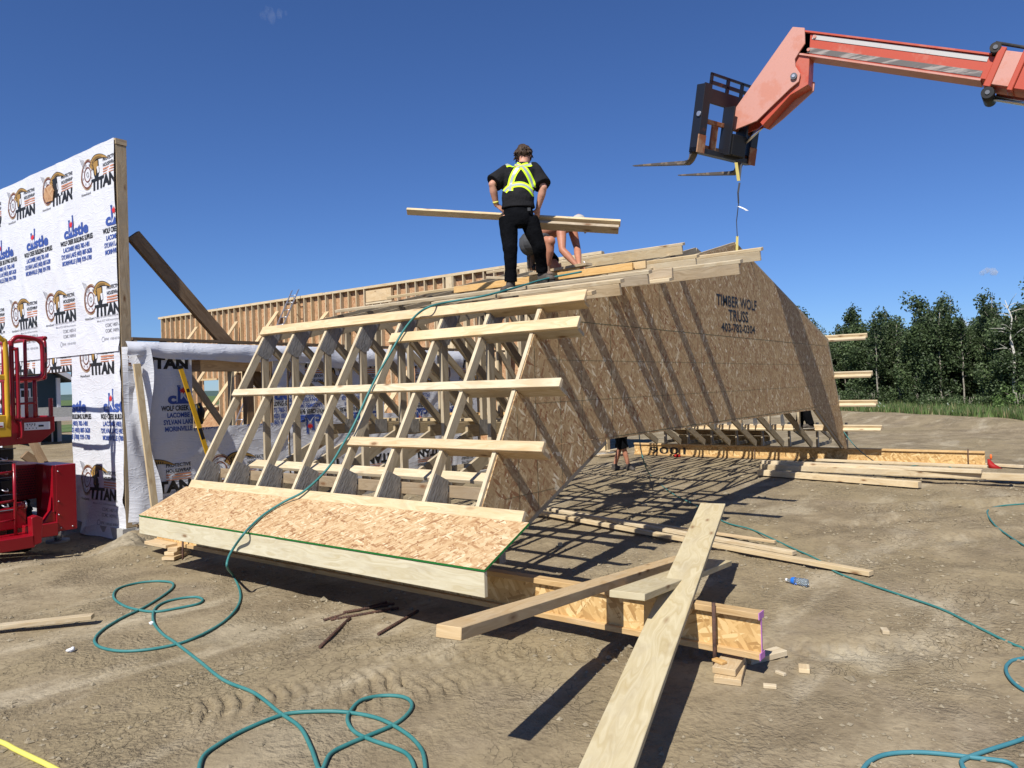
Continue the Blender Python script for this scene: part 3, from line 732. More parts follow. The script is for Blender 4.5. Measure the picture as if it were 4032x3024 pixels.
        for q, hgt in ((u + .155, .235), (u + .280, .29)):
            for k in (0, .018, .036): s.poly([(q - .008 + k * 1.1, v + hgt), (q + .006 + k * 1.1, v + hgt), (q + .006 + k * 1.1, v + hgt + .028), (q - .008 + k * 1.1, v + hgt + .028)], 'ink_blue', 0)
        leaf = [(0, -.05), (.012, -.018), (.05, -.026), (.038, -.004), (.062, .016), (.040, .022), (.044, .044), (.020, .030), (0, .062)]
        lf = leaf + [(-x, y) for x, y in reversed(leaf[1:-1])]
        cu, cv = u + .245, v + .175
        for k in range(len(lf)): a, b = lf[k], lf[(k + 1) % len(lf)]; s.poly([(cu, cv), (cu + a[0], cv + a[1]), (cu + b[0], cv + b[1])], 'ink_red', 2)
        s.text('WOLF CREEK BUILDING SUPPLIES', u - .10, v - .105, .070, 'ink_black', 1.04, .03)
        s.text('LACOMBE (403) 782-1481', u - .01, v - .205, .066, 'ink_blue', .83, .03)
        s.text('SYLVAN LAKE (403) 887-3628', u - .07, v - .305, .066, 'ink_blue', .95, .03)
        s.text('MORINVILLE (780) 939-1700', u - .05, v - .405, .066, 'ink_blue', .92, .03)
def sheet(name, parent, O, Ud, Vd, Nd, rects, pr, fold, label=None, cell=.05, flip=False):
    """housewrap sheet: rects = list of (u0,u1,v0,v1) panels; ink clipped to panels; fold(u,v) = outward bulge"""
    O, Ud, Vd, Nd = V(O), V(Ud), V(Vd), V(Nd); mb = MB(); mw = mb.m('wrap')
    def P(u, v, e=0): return O + Ud * u + Vd * v + Nd * (fold(u, v) + e)
    for (u0, u1, v0, v1) in rects:
        nu = max(1, int((u1 - u0) / cell)); nv = max(1, int((v1 - v0) / cell)); i = len(mb.v)
        for a in range(nu + 1):
            for b in range(nv + 1): u = u0 + (u1 - u0) * a / nu; v = v0 + (v1 - v0) * b / nv; mb.v.append(P(u, v))
        for a in range(nu):
            for b in range(nv):
                k = i + a * (nv + 1) + b; mb.face([k, k + nv + 1, k + nv + 2, k + 1], [(0, 0)] * 4, mw, True)
        bm = bmesh.new(); inks = []
        for vs, fs, ink, lay in pr.it:
            if max(x for x, y in vs) < u0 or min(x for x, y in vs) > u1 or max(y for x, y in vs) < v0 or min(y for x, y in vs) > v1: continue
            if ink not in inks: inks.append(ink)
            bv = [bm.verts.new((x, y, lay * .0012)) for x, y in vs]
            for f in fs:
                try: bf = bm.faces.new([bv[k] for k in f]); bf.material_index = inks.index(ink)
                except ValueError: pass
        for co, no in (((u0, 0, 0), (-1, 0, 0)), ((u1, 0, 0), (1, 0, 0)), ((0, v0, 0), (0, -1, 0)), ((0, v1, 0), (0, 1, 0))):
            bmesh.ops.bisect_plane(bm, geom=bm.verts[:] + bm.edges[:] + bm.faces[:], plane_co=co, plane_no=no, clear_outer=True)
        bm.verts.ensure_lookup_table(); bm.verts.index_update(); base = len(mb.v)
        for bv in bm.verts: mb.v.append(P(bv.co.x, bv.co.y, .005 + bv.co.z))
        for bf in bm.faces: mb.face([base + q.index for q in bf.verts], [(0, 0)] * len(bf.verts), mb.m(inks[bf.material_index]))
        bm.free()
    o = mb.build(name, parent)
    if label: o['label'] = label
    return o
def rot_prints(pr, cu, cv):
    q = Prints(); q.it = [([(2 * cu - x, 2 * cv - y) for x, y in vs], fs, ink, lay) for vs, fs, ink, lay in pr.it]; return q

# tall wrapped side wall: plane x = .3, reading direction runs towards -y
def wall_one():
    t = thing('wrapped_tall_wall', 'tall stud wall covered in white printed housewrap with an open doorway', 'wall', (.37, 9.5, -.2))
    YE, YL, ZT = 6.54, 16.0, 5.33
    ydo0, ydo1, zd = 8.05, 10.75, 2.16     # door opening
    mb = MB()
    mb.board((.37, YE, -.06), (.37, YE, 5.24), (.07, 0, 0), (0, .02, 0), 'pine_grey'); mb.build('end_stud', t)
    mb = MB(); mb.box((.292, 6.515, 5.25), (.448, YL, 5.33), 'pine_grey', 1); mb.build('top_plate', t)
    for k in range(23):
        y = 6.62 + .406 * k
        if ydo0 - .03 < y < ydo1 + .02: 
            mb = MB(); mb.board((.37, y, zd + .26), (.37, y, 5.245), (.07, 0, 0), (0, .019, 0), 'lumber_dark'); mb.build('stud', t); continue
        mb = MB(); mb.board((.37, y, -.06), (.37, y, 5.245), (.07, 0, 0), (0, .019, 0), 'lumber_dark'); mb.build('stud', t)
    mb = MB(); mb.box((.305, ydo0 - .04, zd), (.435, ydo1 + .04, zd + .25), 'lumber_dark', 1); mb.build('header', t)
    for y in (ydo0 - .02, ydo1 + .02):
        mb = MB(); mb.board((.37, y, -.2), (.37, y, zd), (.075, 0, 0), (0, .02, 0), 'lumber_dark'); mb.build('jamb', t)
    mb = MB(); mb.box((.24, 6.50, -.5), (.5, YL, -.07), 'concrete', 1); mb.build('footing', t)
    def ridge(x): return max(0., 1 - abs(x) / .11) ** 1.5
    def fold(u, v):     # u = -y, v = z
        wr = .013 * ridge(noise.noise((u * 1.0 - v * 1.1, (u + v) * .35, 3.3))) * (.4 + noise.noise((u, v, 9)) ** 2 * 4) + .010 * ridge(noise.noise((u * .8 + v * .35, v * .5, 7.7)))
        f = .010 * noise.noise((u * 1.1, v * 1.2, 3)) + .012 * noise.noise((u * .9 + v * 1.3, v * .7 - u * .5, 7)) ** 1
        f += .010 * max(0, noise.noise((u * 2.2 - v * 2.6, (u + v) * .55, 1.5))) * 1.6 - .003 * noise.noise((u * 6, v * 6, 2))
        return f + .018 + wr
    def fold_low(u, v):
        b = fold(u, v) - .012
        if v < .6: b += .10 * ((.6 - v) / .8) ** 1.5 * (.5 + .5 * math.sin(u * 3.3 + 1)) + .03 * math.sin(u * 9) * (.6 - v)
        return b
    # columns of print, reading left to right = decreasing y ; u = -y
    up = Prints(); lo = Prints()
    for k in range(-1, 8):
        u = -8.545 + 1.34 * -k + 1.34
        up.titan(u, 4.712); up.titan(u, 2.912); up.fine(u - .02, 2.60); up.castle(u + .41, 4.15)
        up.titan(u + 0, 6.5)
        lo.titan(u + 1.095 - 1.34 + 1.34 - .0, 2.09) if False else None
        ul = -7.44 - 1.325 * (k - 0)
        lo.titan(ul, 2.09); lo.titan(ul - .03, .30); lo.fine(ul, .0); lo.castle(ul + .385, 1.55)
    e = -6.525
    sheet('upper_housewrap', t, (.292, 0, 0), (0, -1, 0), (0, 0, 1), (-1, 0, 0), [(-YL, e, 2.385, ZT)], up, fold)
    sheet('lower_housewrap', t, (.297, 0, 0), (0, -1, 0), (0, 0, 1), (-1, 0, 0), [(-8.05, e, -.22, 2.46), (-ydo1, -8.05, 2.16, 2.46), (-YL, -ydo1, -.1, 2.46)], lo, fold_low)
    mb = MB(); mb.prism([(.268, 8.74, 5.02), (.268, 8.50, 5.05), (.268, 8.42, 4.93), (.268, 8.46, 4.79), (.268, 8.70, 4.80), (.268, 8.77, 4.90)], (-.012, 0, 0), 'osb_orange'); mb.build('torn_patch', t)
wall_one()
# brace from the tall wall down behind the low wall
o = MB().board((0.596, 6.720, 4.060), (2.75, 6.72, 1.80), (.075, 0, .062), (0, .045, 0), 'lumber_dark').build('diagonal_brace')
tag(o, 'long dark plank brace from the tall wrapped wall down behind the low wall', 'brace')
o = MB().board((.5, 9.0, .15), (.42, 11.0, 2.0), (0, -.06, .06), (.03, 0, 0), 'lumber_dark').build('diagonal_brace')
tag(o, 'dark diagonal brace low inside the doorway of the tall wall', 'brace')
o = MB().board((1.35, 9.5, -.2), (1.35, 9.5, 2.7), (.07, 0, 0), (0, .045, 0), 'lumber_dark').build('timber_post')
tag(o, 'dark upright timber post inside the building seen through the doorway', 'post')
o = MB().board((1.4, 9.6, -.15), (.3, 9.9, .85), (.05, 0, .05), (0, .04, 0), 'lumber_dark').build('diagonal_brace')
tag(o, 'dark brace crossing the foot of the post inside the doorway', 'brace')
o = MB().board((3.35, 12.6, -.15), (4.6, 12.6, .62), (-.07, 0, .11), (0, .02, 0), 'pine').build('loose_board')
tag(o, 'light board propped up behind the building seen through the doorway', 'board')
heap(1.9, 13.8, 1.6, .16, 9, 'low mound of dirt behind the building seen through the doorway')

# low wrapped end wall: plane y = 6.5, reading direction +x
def wall_two():
    t = thing('wrapped_low_wall', 'low stud wall with a window opening draped in white housewrap partly upside down', 'wall', (5, 6.57, -.2))
    def box(lo, hi, mat, nm, ax=0): mb = MB(); mb.box(lo, hi, mat, ax); mb.build(nm, t)
    box((.445, 6.5, 2.54), (12.6, 6.64, 2.58), 'lumber_dark', 'top_plate'); box((.44, 6.5, -.08), (12.6, 6.64, -.04), 'lumber_dark', 'bottom_plate')
    box((.47, 6.5, -.05), (.51, 6.64, 2.54), 'pine_grey', 'stud', 2)
    for x in [.9, 1.26, 2.68, 3.1, 3.5, 3.9, 4.3, 4.7, 5.1, 5.95, 6.4, 6.8, 7.2, 7.6, 8.0, 8.6, 9.2, 9.8, 10.4, 11, 11.6, 12.2]:
        box((x, 6.505, -.05), (x + .038, 6.635, 2.54), 'lumber_dark' if x < 3 else 'pine_truss', 'stud', 2)
    box((1.3, 6.51, 2.10), (2.68, 6.63, 2.30), 'lumber_dark', 'header'); box((1.3, 6.505, 1.20), (2.68, 6.635, 1.24), 'pine_truss', 'sill')
    box((1.98, 6.51, 1.24), (2.02, 6.63, 2.10), 'pine_truss', 'jack_stud', 2); box((2.24, 6.51, 1.24), (2.36, 6.63, 2.10), 'lumber_dark', 'jack_stud', 2)
    box((.42, 6.42, -.55), (12.75, 6.72, -.085), 'concrete', 'footing')
    def ridge(x): return max(0., 1 - abs(x) / .11) ** 1.5
    def fold(u, v):
        return .02 + .014 * ridge(noise.noise((u * 1.0 - v * 1.0, (u + v) * .4, 5.1))) + .014 * noise.noise((u * 1.5, v * 1.2, 13)) + .022 * max(0, noise.noise((u * 2.0 - v * 2.2, (u + v) * .6, 11))) + .004 * noise.noise((u * 6, v * 5, 2))
    pr = Prints(); pr.titan(.50, 2.145); pr.castle(.91, 1.635); pr.titan(.50, .36); pr.fine(.5, .06); pr.titan(1.83, .36); pr.castle(2.245, 1.635); pr.titan(1.83, 2.145); pr.fine(1.83, .06)
    sheet('housewrap', t, (0, 6.5, 0), (1, 0, 0), (0, 0, 1), (0, -1, 0), [(.36, 1.30, -.02, 2.50), (1.30, 2.70, -.02, 1.26), (2.70, 2.97, -.02, 2.34)], pr, fold)
    p2 = Prints()
    for k in range(-1, 4): p2.titan(.5 + 1.335 * k, .36); p2.castle(.91 + 1.335 * k, 1.635 - .3); p2.titan(.5 + 1.335 * k, 2.145); p2.fine(.5 + 1.335 * k, .03)
    p2 = rot_prints(p2, 3.62, 1.34)
    sheet('reversed_housewrap', t, (0, 6.485, 0), (1, 0, 0), (0, 0, 1), (0, -1, 0), [(3.0, 5.15, .12, 2.5), (5.15, 6.0, .12, 1.3), (5.15, 6.0, 2.2, 2.5), (6.0, 7.9, .12, 2.5)], p2, fold)
    # drape hanging over the top plate, bellied outwards
    mb = MB(); mi = mb.m('wrap'); n = 150; m = 12
    for k in range(n + 1):
        x = .31 + 7.05 * k / n; bl = .5 + .5 * noise.noise((x * 1.3, 0, 5)); bl2 = noise.noise((x * 3.1, 4, 1)); dp = (.25 if x < 3.05 else .33) + .09 * noise.noise((x * 1.1, 2, 8))
        for j in range(m + 1):
            f = j / m; z = 2.515 - dp * f + .012 * math.sin(x * 2.3) * f; y = 6.455 - .03 - .055 * math.sin(math.pi * min(1, f * 1.05)) * (.3 + bl) - .05 * f * (.6 + bl2) - .03 * noise.noise((x * 2.2 - z * 3.5, z * 2, 3)) * (.3 + f)
            mb.v.append(V((x, y, z)))
    for k in range(n):
        for j in range(m): q = k * (m + 1) + j; mb.face([q, q + m + 1, q + m + 2, q + 1], [(0, 0)] * 4, mi, True)
    mb.build('wrap_drape', t)
    # loose bright strip hanging at the left end
    mb = MB(); mi = mb.m('wrap'); n = 34; m = 9
    for k in range(n + 1):
        z = 2.44 - 2.42 * k / n; wd = .17 + .10 * (k / n) + .04 * math.sin(z * 4)
        for j in range(m + 1):
            f = j / m; x = .300 + (wd + .12) * f * (1 + .1 * math.sin(z * 3)); y = 6.47 - .11 * f - .05 * math.sin(f * 3.2 + z * 2.2) - .05 * noise.noise((z * 1.7, f * 2, 3))
            mb.v.append(V((x, y, z)))
    for k in range(n):
        for j in range(m): q = k * (m + 1) + j; mb.face([q, q + 1, q + m + 2, q + m + 1], [(0, 0)] * 4, mi, True)
    mb.build('loose_flap', t)
    mb = MB(); mb.tube([(1.33, 6.42, 1.62), (1.36, 6.40, 1.5), (1.35, 6.42, 1.32)], [.05, .08, .06], 'black', 8); mb.tube([(1.30, 6.36, 1.62), (1.40, 6.36, 1.36)], .012, 'level_yellow', 6)
    tag(mb.build('tool_pouch'), 'small black tool pouch hanging at the left corner of the window opening', 'tool bag')
wall_two()
# things leaning at the low wall
o = MB().board((0.423, 6.360, 2.203), (0.483, 6.080, 0.146), (.045, 0, .004), (0, .02, 0), 'pine').build('leaning_stud'); tag(o, 'pale stud leaning upright against the low wrapped wall near its left corner', 'board')
t = thing('spirit_level', 'long yellow and black spirit level leaning on the low wrapped wall', 'spirit level', (1.4, 6.2, 0))
A, B = V((1.048, 6.360, 2.178)), V((1.572, 6.160, 0.056)); dd = (B - A).normalized(); sd_ = V((1, 0, 0)) - dd * dd.x; sd_.normalize(); nn_ = dd.cross(sd_)
mb = MB(); mb.board(A + dd * .04, B, sd_ * .031, nn_ * .012, 'level_yellow'); mb.build('body', t)
mb = MB(); mb.board(A, A + dd * .045, sd_ * .034, nn_ * .014, 'black'); mb.board(A + dd * .35, A + dd * .40, sd_ * .022, nn_ * .013, 'black'); mb.board(A + dd * .95, A + dd * 1.12, sd_ * .026, nn_ * .0135, 'black'); mb.build('end_cap', t)

# ------------------------------------------------------------------ far long stud wall, plane x = 12.6
def far_wall():
    t = thing('long_stud_wall', 'long tall wall of open studs with orange sheathing behind at the back', 'wall', (12.7, 17, -.2))
    def box(lo, hi, mat, nm, ax=0): mb = MB(); mb.box(lo, hi, mat, ax); return mb.build(nm, t)
    wins = [(24.15, 25.3, 1.3, 2.35), (16.5, 17.3, 1.2, 2.6)]
    box((12.60, 5.92, 5.18), (12.74, 17.3, 5.26), 'pine', 'top_plate', 1); box((12.60, 17.31, 5.18), (12.74, 28.6, 5.27), 'pine', 'top_plate', 1)
    box((12.6, 5.92, -.08), (12.74, 28.6, -.04), 'pine_warm', 'bottom_plate', 1)
    y = 5.94; k = 0
    while y < 28.6 and k < 58:
        inw = [w_ for w_ in wins if w_[0] < y + .02 < w_[1]]
        hd = 13.85 < y < 15.0
        if inw: box((12.605, y, inw[0][3]), (12.735, y + .04, 5.18), 'pine', 'stud', 2)
        elif hd: box((12.605, y, -.05), (12.735, y + .04, 4.65), 'pine', 'stud', 2)
        else: box((12.605, y, -.05), (12.735, y + .04, 5.18), 'pine', 'stud', 2)
        y += .40; k += 1
    box((12.605, 11.2, -.05), (12.735, 11.45, 5.18), 'pine', 'wide_post', 2); box((12.605, 8.4, -.05), (12.735, 8.62, 5.18), 'pine', 'wide_post', 2); box((12.605, 5.92, -.05), (12.735, 6.25, 5.17), 'pine', 'wide_post', 2)
    box((12.60, 13.85, 4.72), (12.70, 15.05, 5.10), 'pine_warm', 'header', 1); box((12.595, 13.83, 4.64), (12.735, 15.07, 4.70), 'pine', 'sill', 1)
    box((12.60, 24.1, 2.35), (12.72, 25.35, 2.42), 'pine_warm', 'header', 1); box((12.60, 24.1, 1.24), (12.72, 25.35, 1.3), 'pine_warm', 'sill', 1)
    mb = MB(); x = 12.745; zs = [-.1, 1.3, 2.35, 5.25]
    mb.prism([(x, 5.92, -.1), (x, 24.15, -.1), (x, 24.15, 5.24), (x, 5.92, 5.24)], (.012, 0, 0), 'osb_orange'); mb.prism([(x, 25.3, -.1), (x, 28.6, -.1), (x, 28.6, 5.24), (x, 25.3, 5.24)], (.012, 0, 0), 'osb_orange')
    mb.prism([(x, 24.15, -.1), (x, 25.3, -.1), (x, 25.3, 1.3), (x, 24.15, 1.3)], (.012, 0, 0), 'osb_orange'); mb.prism([(x, 24.15, 2.35), (x, 25.3, 2.35), (x, 25.3, 5.24), (x, 24.15, 5.24)], (.012, 0, 0), 'osb_orange')
    mb.build('sheathing', t)
    for (a, b) in ((7.0, 8.1), (9.6, 10.9), (11.9, 13.1), (15.4, 16.8), (18, 19.2), (20.4, 21.5), (22.2, 23.2)):
        z = 2.62 + .04 * math.sin(a * 3); box((12.61, a, z), (12.73, b, z + .04), 'pine_warm', 'blocking', 1)
    box((12.45, 5.9, -.5), (12.95, 28.7, -.085), 'concrete', 'footing', 1)
far_wall()
for (a, b, lb) in (((12.5, 25.3, 5.0 - .4), (9.9, 25.3, 1.2), 'leftmost short brace on the long stud wall'), ((12.55, 22.5, 4.62), (10.2, 22.5, 1.4), 'brace on the long stud wall right of the big dark plank'),
                   ((12.55, 19.85, 4.80), (8.6, 19.85, -.1), 'long brace on the stud wall just left of the ladder'), ((12.55, 17.0, 4.55), (9.9, 17.0, 1.8), 'brace on the stud wall right of the ladder'),
                   ((12.55, 26.9, 4.2), (10.4, 26.9, .6), 'far left brace seen low against the stud wall'), ((12.5, 12.4, 3.0), (9.6, 12.4, -.1), 'low brace behind the trusses at the middle of the stud wall'),
                   ((12.5, 9.0, 3.0), (9.6, 9.0, -.1), 'low brace behind the trusses at the right part of the stud wall')):
    d_ = (V(b) - V(a)).normalized(); n_ = V((0, 1, 0)); o = MB().board(a, b, n_.cross(d_) * .02, n_ * .10, 'pine_warm').build('diagonal_brace'); tag(o, lb, 'brace')
# inner braces seen through the window opening
o = MB().board((1.55, 7.6, 2.55), (3.6, 9.2, 1.0), (.03, 0, .045), (0, .04, 0), 'pine').build('diagonal_brace'); tag(o, 'pale weathered brace crossing the window opening of the low wall downwards to the right', 'brace')
o = MB().board((4.9, 12.2, 2.7), (2.9, 11.6, .5), (-.03, 0, .05), (0, .04, 0), 'pine_warm').build('diagonal_brace'); tag(o, 'brace crossing the window opening of the low wall upwards to the right', 'brace')
# ladder
t = thing('aluminium_ladder', 'aluminium ladder standing against the long stud wall rising above its top', 'ladder', (11, 18.5, -.1))
A = V((12.52, 18.72, 5.50)); B = V((9.3, 18.3, -.1)); W_ = V((.0, .19, 0))
for s_ in (-1, 1): MB().board(B + W_ * s_, A + W_ * s_, (.035, 0, .02), (0, .012, 0), 'alu').build('rail', t)
for k in range(20):
    f = (k + .6) / 20.4; p = B.lerp(A, f); MB().tube([p - W_, p + W_], .016, 'alu', 6).build('rung', t)
# ------------------------------------------------------------------ joist beams carrying the trusses
def i_joist(name_label, x, y0, y1, zt, h, mats=('flange', 'osb_web')):
    t = thing('i_joist', name_label, 'joist', (x + .04, (y0 + y1) / 2, zt - h))
    for z0, z1, nm in ((zt - .042, zt, 'top_flange'), (zt - h, zt - h + .042, 'bottom_flange')):
        mb = MB(); mb.box((x, y0, z0), (x + .089, y1, z1), mats[0], 1); mb.build(nm, t, bevel=.003)
    mb = MB(); mb.box((x + .038, y0, zt - h + .040), (x + .051, y1, zt - .040), mats[1], 1); mb.build('web', t)
    return t
ZN = .223; nj = i_joist('near wood joist with a pink painted end under the front edge of the roof frame', .05, -2.315, 5.3, ZN, .305)
mb = MB(); mb.box((.048, -2.321, ZN - .043), (.141, -2.316, ZN + .001), 'pink_edge'); mb.box((.048, -2.321, ZN - .306), (.141, -2.316, ZN - .262), 'pink_edge'); mb.box((.086, -2.320, ZN - .27), (.104, -2.316, ZN - .03), 'pink_edge'); mb.build('end_paint', nj)
mb = MB(); mb.box((.044, -.345, ZN - .006), (.052, -.26, ZN - .001), 'flange', 1); mb.build('cut_mark', nj)
fj = i_joist('far wood joist with painted digits under the back edge of the roof frame', 12.63, -2.56, 5.15, .190, .305)
def paint_text(s, O, Ud, Vd, cap, width, ink, parent, name, bold=.05, off=(0, 0, 0)):
    vs, fs, wd = text_polys(s, cap / .69, bold); mb = MB(); mi = mb.m(ink); O, Ud, Vd = V(O), V(Ud), V(Vd); k = width / wd
    for x, y in vs: mb.v.append(O + Ud * (x * k) + Vd * y + V(off))
    for f in fs: mb.face(list(f), [(0, 0)] * len(f), mi)
    return mb.build(name, parent)
paint_text('9001', (12.664, 4.72, -.07), (0, -1, 0), (0, 0, 1), .17, .98, 'ink_black', fj, 'painted_digits', .01)
def stake(x, y, z0, z1, lb, r=.011):
    o = MB().tube([(x, y, z0), (x + .008, y, z1)], r, 'rebar', 8).build('steel_stake'); tag(o, lb, 'stake')
stake(.028, -2.02, -.30, ZN + .03, 'rusty steel stake driven beside the pink end of the near joist', .014)
stake(12.60, -2.28, -.25, .23, 'dark steel stake beside the right end of the far joist')
stake(12.60, 2.0, -.25, .10, 'short dark steel stake against the middle of the far joist')
stake(.0, 4.55, -.35, .10, 'dark steel stake beside the left end of the near joist', .012)
# ------------------------------------------------------------------ trusses
DY = .61
def member(mb, a, b, wd, y0, y1, mat='pine_truss'):
    a = V((a[0], (y0 + y1) / 2, a[1])); b = V((b[0], (y0 + y1) / 2, b[1])); d = (b - a).normalized()
    wv = V((-d.z, 0, d.x)) * wd / 2
    mb.board(a, b, wv, V((0, (y1 - y0) / 2, 0)), mat)
def build_truss(k):
    y1 = DY * k; y0 = y1 - .038
    t = thing('roof_truss', '', 'truss', (6.1, y1, .19)); t['group'] = 'gambrel roof trusses'
    def mem(nm, a, b, wd, mat='pine_truss'):
        mb = MB(); member(mb, a, b, wd, y0, y1, mat); return mb.build(nm, t)
    ux, uz = .502, .865
    W0 = 12.26
    for s in (0, 1):
        f = (lambda x: x) if s == 0 else (lambda x: W0 - x)
        nx, nz = .865 * .0445, -.502 * .0445
        mem('steep_chord', (f(-.02 + nx), .72 + nz), (f(.985 + nx), 2.455 + nz), .089, 'pine_chord')
        a = (f(1.0), 2.478 - .04); b = (f(6.13), 3.752 - .04)
        mem('top_chord', a, b, .138)
        mem('lower_chord', (f(.10), .30 if s == 0 else .28), (f(2.12), 1.175), .14, 'pine_truss')
        mem('heel_post', (f(.30 if s == 0 else -.36), .23 if s == 0 else .19), (f(.30 if s == 0 else -.36), .80 if s == 0 else .74), .089, 'pine_truss')
        mem('web', (f(1.0), .70), (f(1.0), 2.40), .089, 'pine_truss')
        mem('web', (f(1.09), 2.33), (f(2.30), 1.31), .089)
        mem('web', (f(2.38), 1.28), (f(2.38), 2.74), .089)
        mem('web', (f(2.46), 2.70), (f(4.22), 1.30), .089)
        mem('web', (f(4.3), 1.26), (f(4.3), 3.20), .089)
        mem('web', (f(4.38), 3.15), (f(6.02), 1.30), .089)
        x0 = .30 if s == 0 else -.36
        mem('tail', (f(x0 + .0), .70 if s == 0 else .66), (f(-.585 if s == 0 else -1.50), .345 if s == 0 else .33), .075, 'pine_truss')
        mem('tail', (f(x0 + .0), .275 if s == 0 else .235), (f(-.585 if s == 0 else -1.50), .275 if s == 0 else .235), .075, 'pine_truss')
        if s: mem('tail', (f(-1.46), .22), (f(-1.46), .36), .089, 'pine_truss')
    mem('ceiling_chord', (2.05, 1.22), (W0 - 2.05, 1.22), .14)
    mem('web', (6.13, 1.26), (6.13, 3.66), .089)
    # pressed steel plates on the near faces
    def plate(pts):
        mb = MB(); mb.prism([(p[0], y0 - .0015, p[1]) for p in pts], (0, -.0025, 0), 'galv'); mb.build('gusset_plate', t)
    for f in ((lambda x: x), (lambda x: W0 - x)):
        plate([(f(.012), .745), (f(.15), .985), (f(.32), .90), (f(.285), .70), (f(.02), .70)])
        plate([(f(.875), 2.245), (f(1.005), 2.470), (f(1.24), 2.525), (f(1.20), 2.42), (f(1.07), 2.19), (f(1.0), 2.17)])
        plate([(f(2.27), 1.165), (f(2.27), 1.345), (f(2.49), 1.345), (f(2.49), 1.165)])
        plate([(f(.95), .66), (f(.95), .80), (f(1.05), .80), (f(1.05), .66)])
        plate([(f(-.41), .20), (f(-.41), .42), (f(-.31), .42), (f(-.31), .20)] if f(0) > 6 else [(f(.25), .24), (f(.25), .40), (f(.35), .40), (f(.35), .24)])
        if f(0) > 6: plate([(f(-.42), .58), (f(-.42), .74), (f(-.26), .74), (f(-.26), .58)])
    return t
ords = ['eighth', 'seventh', 'sixth', 'fifth', 'fourth', 'third', 'second']
T7 = build_truss(7)
T7['label'] = 'leftmost wooden roof truss, the one farthest from the sheathed gable'
for k in range(1, 7):
    c = copy_tree(T7); c.location.y = DY * k
    c['label'] = 'wooden roof truss, %s from the sheathed gable towards the left' % ['next', 'second', 'third', 'fourth', 'fifth', 'sixth'][k - 1]
# the gable truss: sheathed
g0 = copy_tree(T7); g0.location.y = 0; g0.name = 'gable_truss'
g0['label'] = 'end roof truss fully sheathed in brown strand board with stencilled lettering'; g0['group'] = 'gambrel roof trusses'
for ch in list(g0.children):
    if ch.name.startswith('gusset_plate') or (ch.name.startswith('tail')): bpy.data.objects.remove(ch)
def gable():
    out = [(-.12, .56), (-.115, .565), (1.002, 2.478), (6.13, 3.753), (11.13, 2.468), (11.35, 2.0), (12.56, .19), (12.31, .19), (10.28, 1.13), (2.24, 1.155), (.86, .60), (.20, .30), (.10, .30)]
    out = [(.0, .70), (1.000, 2.478), (6.13, 3.753), (11.10, 2.468), (12.56, .19), (12.31, .19), (10.28, 1.13), (2.10, 1.155), (2.02, 1.115), (.12, .29), (.0, .29), (-.10, .55)]
    # sheets 1.22 wide with seams: slice polygon along x and at two heights
    bm = bmesh.new(); vs = [bm.verts.new((x, 0, z)) for x, z in out]; bm.faces.new(vs)
    for x in (.84, 2.26, 4.7, 7.14, 9.58): bmesh.ops.bisect_plane(bm, geom=bm.verts[:] + bm.edges[:] + bm.faces[:], plane_co=(x, 0, 0), plane_no=(1, 0, 0))
    for z in (1.175, 2.365): bmesh.ops.bisect_plane(bm, geom=bm.verts[:] + bm.edges[:] + bm.faces[:], plane_co=(0, 0, z), plane_no=(0, 0, 1))
    mb = MB()
    for i, f in enumerate(bm.faces):
        c = f.calc_center_median(); pts = []
        for v in f.verts:
            p = v.co.copy(); 
            for ax in (0, 2):
                d = c[ax] - p[ax]; p[ax] += math.copysign(min(.0018, abs(d)), d)
            pts.append((p.x, -.040, p.z))
        mb.prism(pts, (0, -.011, 0), 'osb_gable', uvax=((0, 0, 1), (1, 0, 0)) if i % 2 else ((.1, 0, 1), (1, 0, -.1)))
    bm.free(); mb.build('sheathing', g0)
    # rake edge strip, bright cut edge of the end truss's steep side
    # printed grid lines on the board
    mb = MB(); mi = mb.m('green_line')
    def line(a, b, w):
        a = V((a[0], -.0522, a[1])); b = V((b[0], -.0522, b[1])); d = (b - a).normalized(); n = V((-d.z, 0, d.x)) * w; i = len(mb.v)
        mb.v += [a - n, a + n, b + n, b - n]; mb.face([i, i + 1, i + 2, i + 3], [(0, 0)] * 4, mi)
    for z in (2.365, 1.175): line((1.3 if z > 2 else 2.3, z), (11.0 if z > 2 else 10.2, z), .0028)
    for z in (.77, 1.58, 1.98): 
        x0 = .3 + (z - .7) * .58; line((x0, z), (11.6 - (z - 1.0) * .4 if z > 1.2 else 1.15, z), .0016)
    for x, z0, z1 in ((.55, .5, 1.5), (.84, .62, 2.1), (1.25, .8, 2.5), (1.65, 1.0, 2.6), (2.26, 1.2, 2.75), (4.7, 1.2, 3.35), (7.14, 1.2, 3.4), (9.58, 1.2, 2.8), (3.48, 1.2, 3.05)): line((x, z0), (x, z1), .0020)
    mb.build('grid_line', g0)
    m = []
    for s, x, z, cap, w in (('TIMBER WOLF', 5.28, 2.795, .150, 1.655), ('TRUSS', 5.72, 2.60, .155, .815), ('403-782-0304', 5.43, 2.435, .115, 1.40)):
        paint_text(s, (x, -.0535, z), (1, 0, .012), (0, 0, 1), cap, w, 'ink_black', g0, 'stencil_line', .02)
M['green_line'] = newmat('green_line', (.06, .085, .04), .8)
gable()
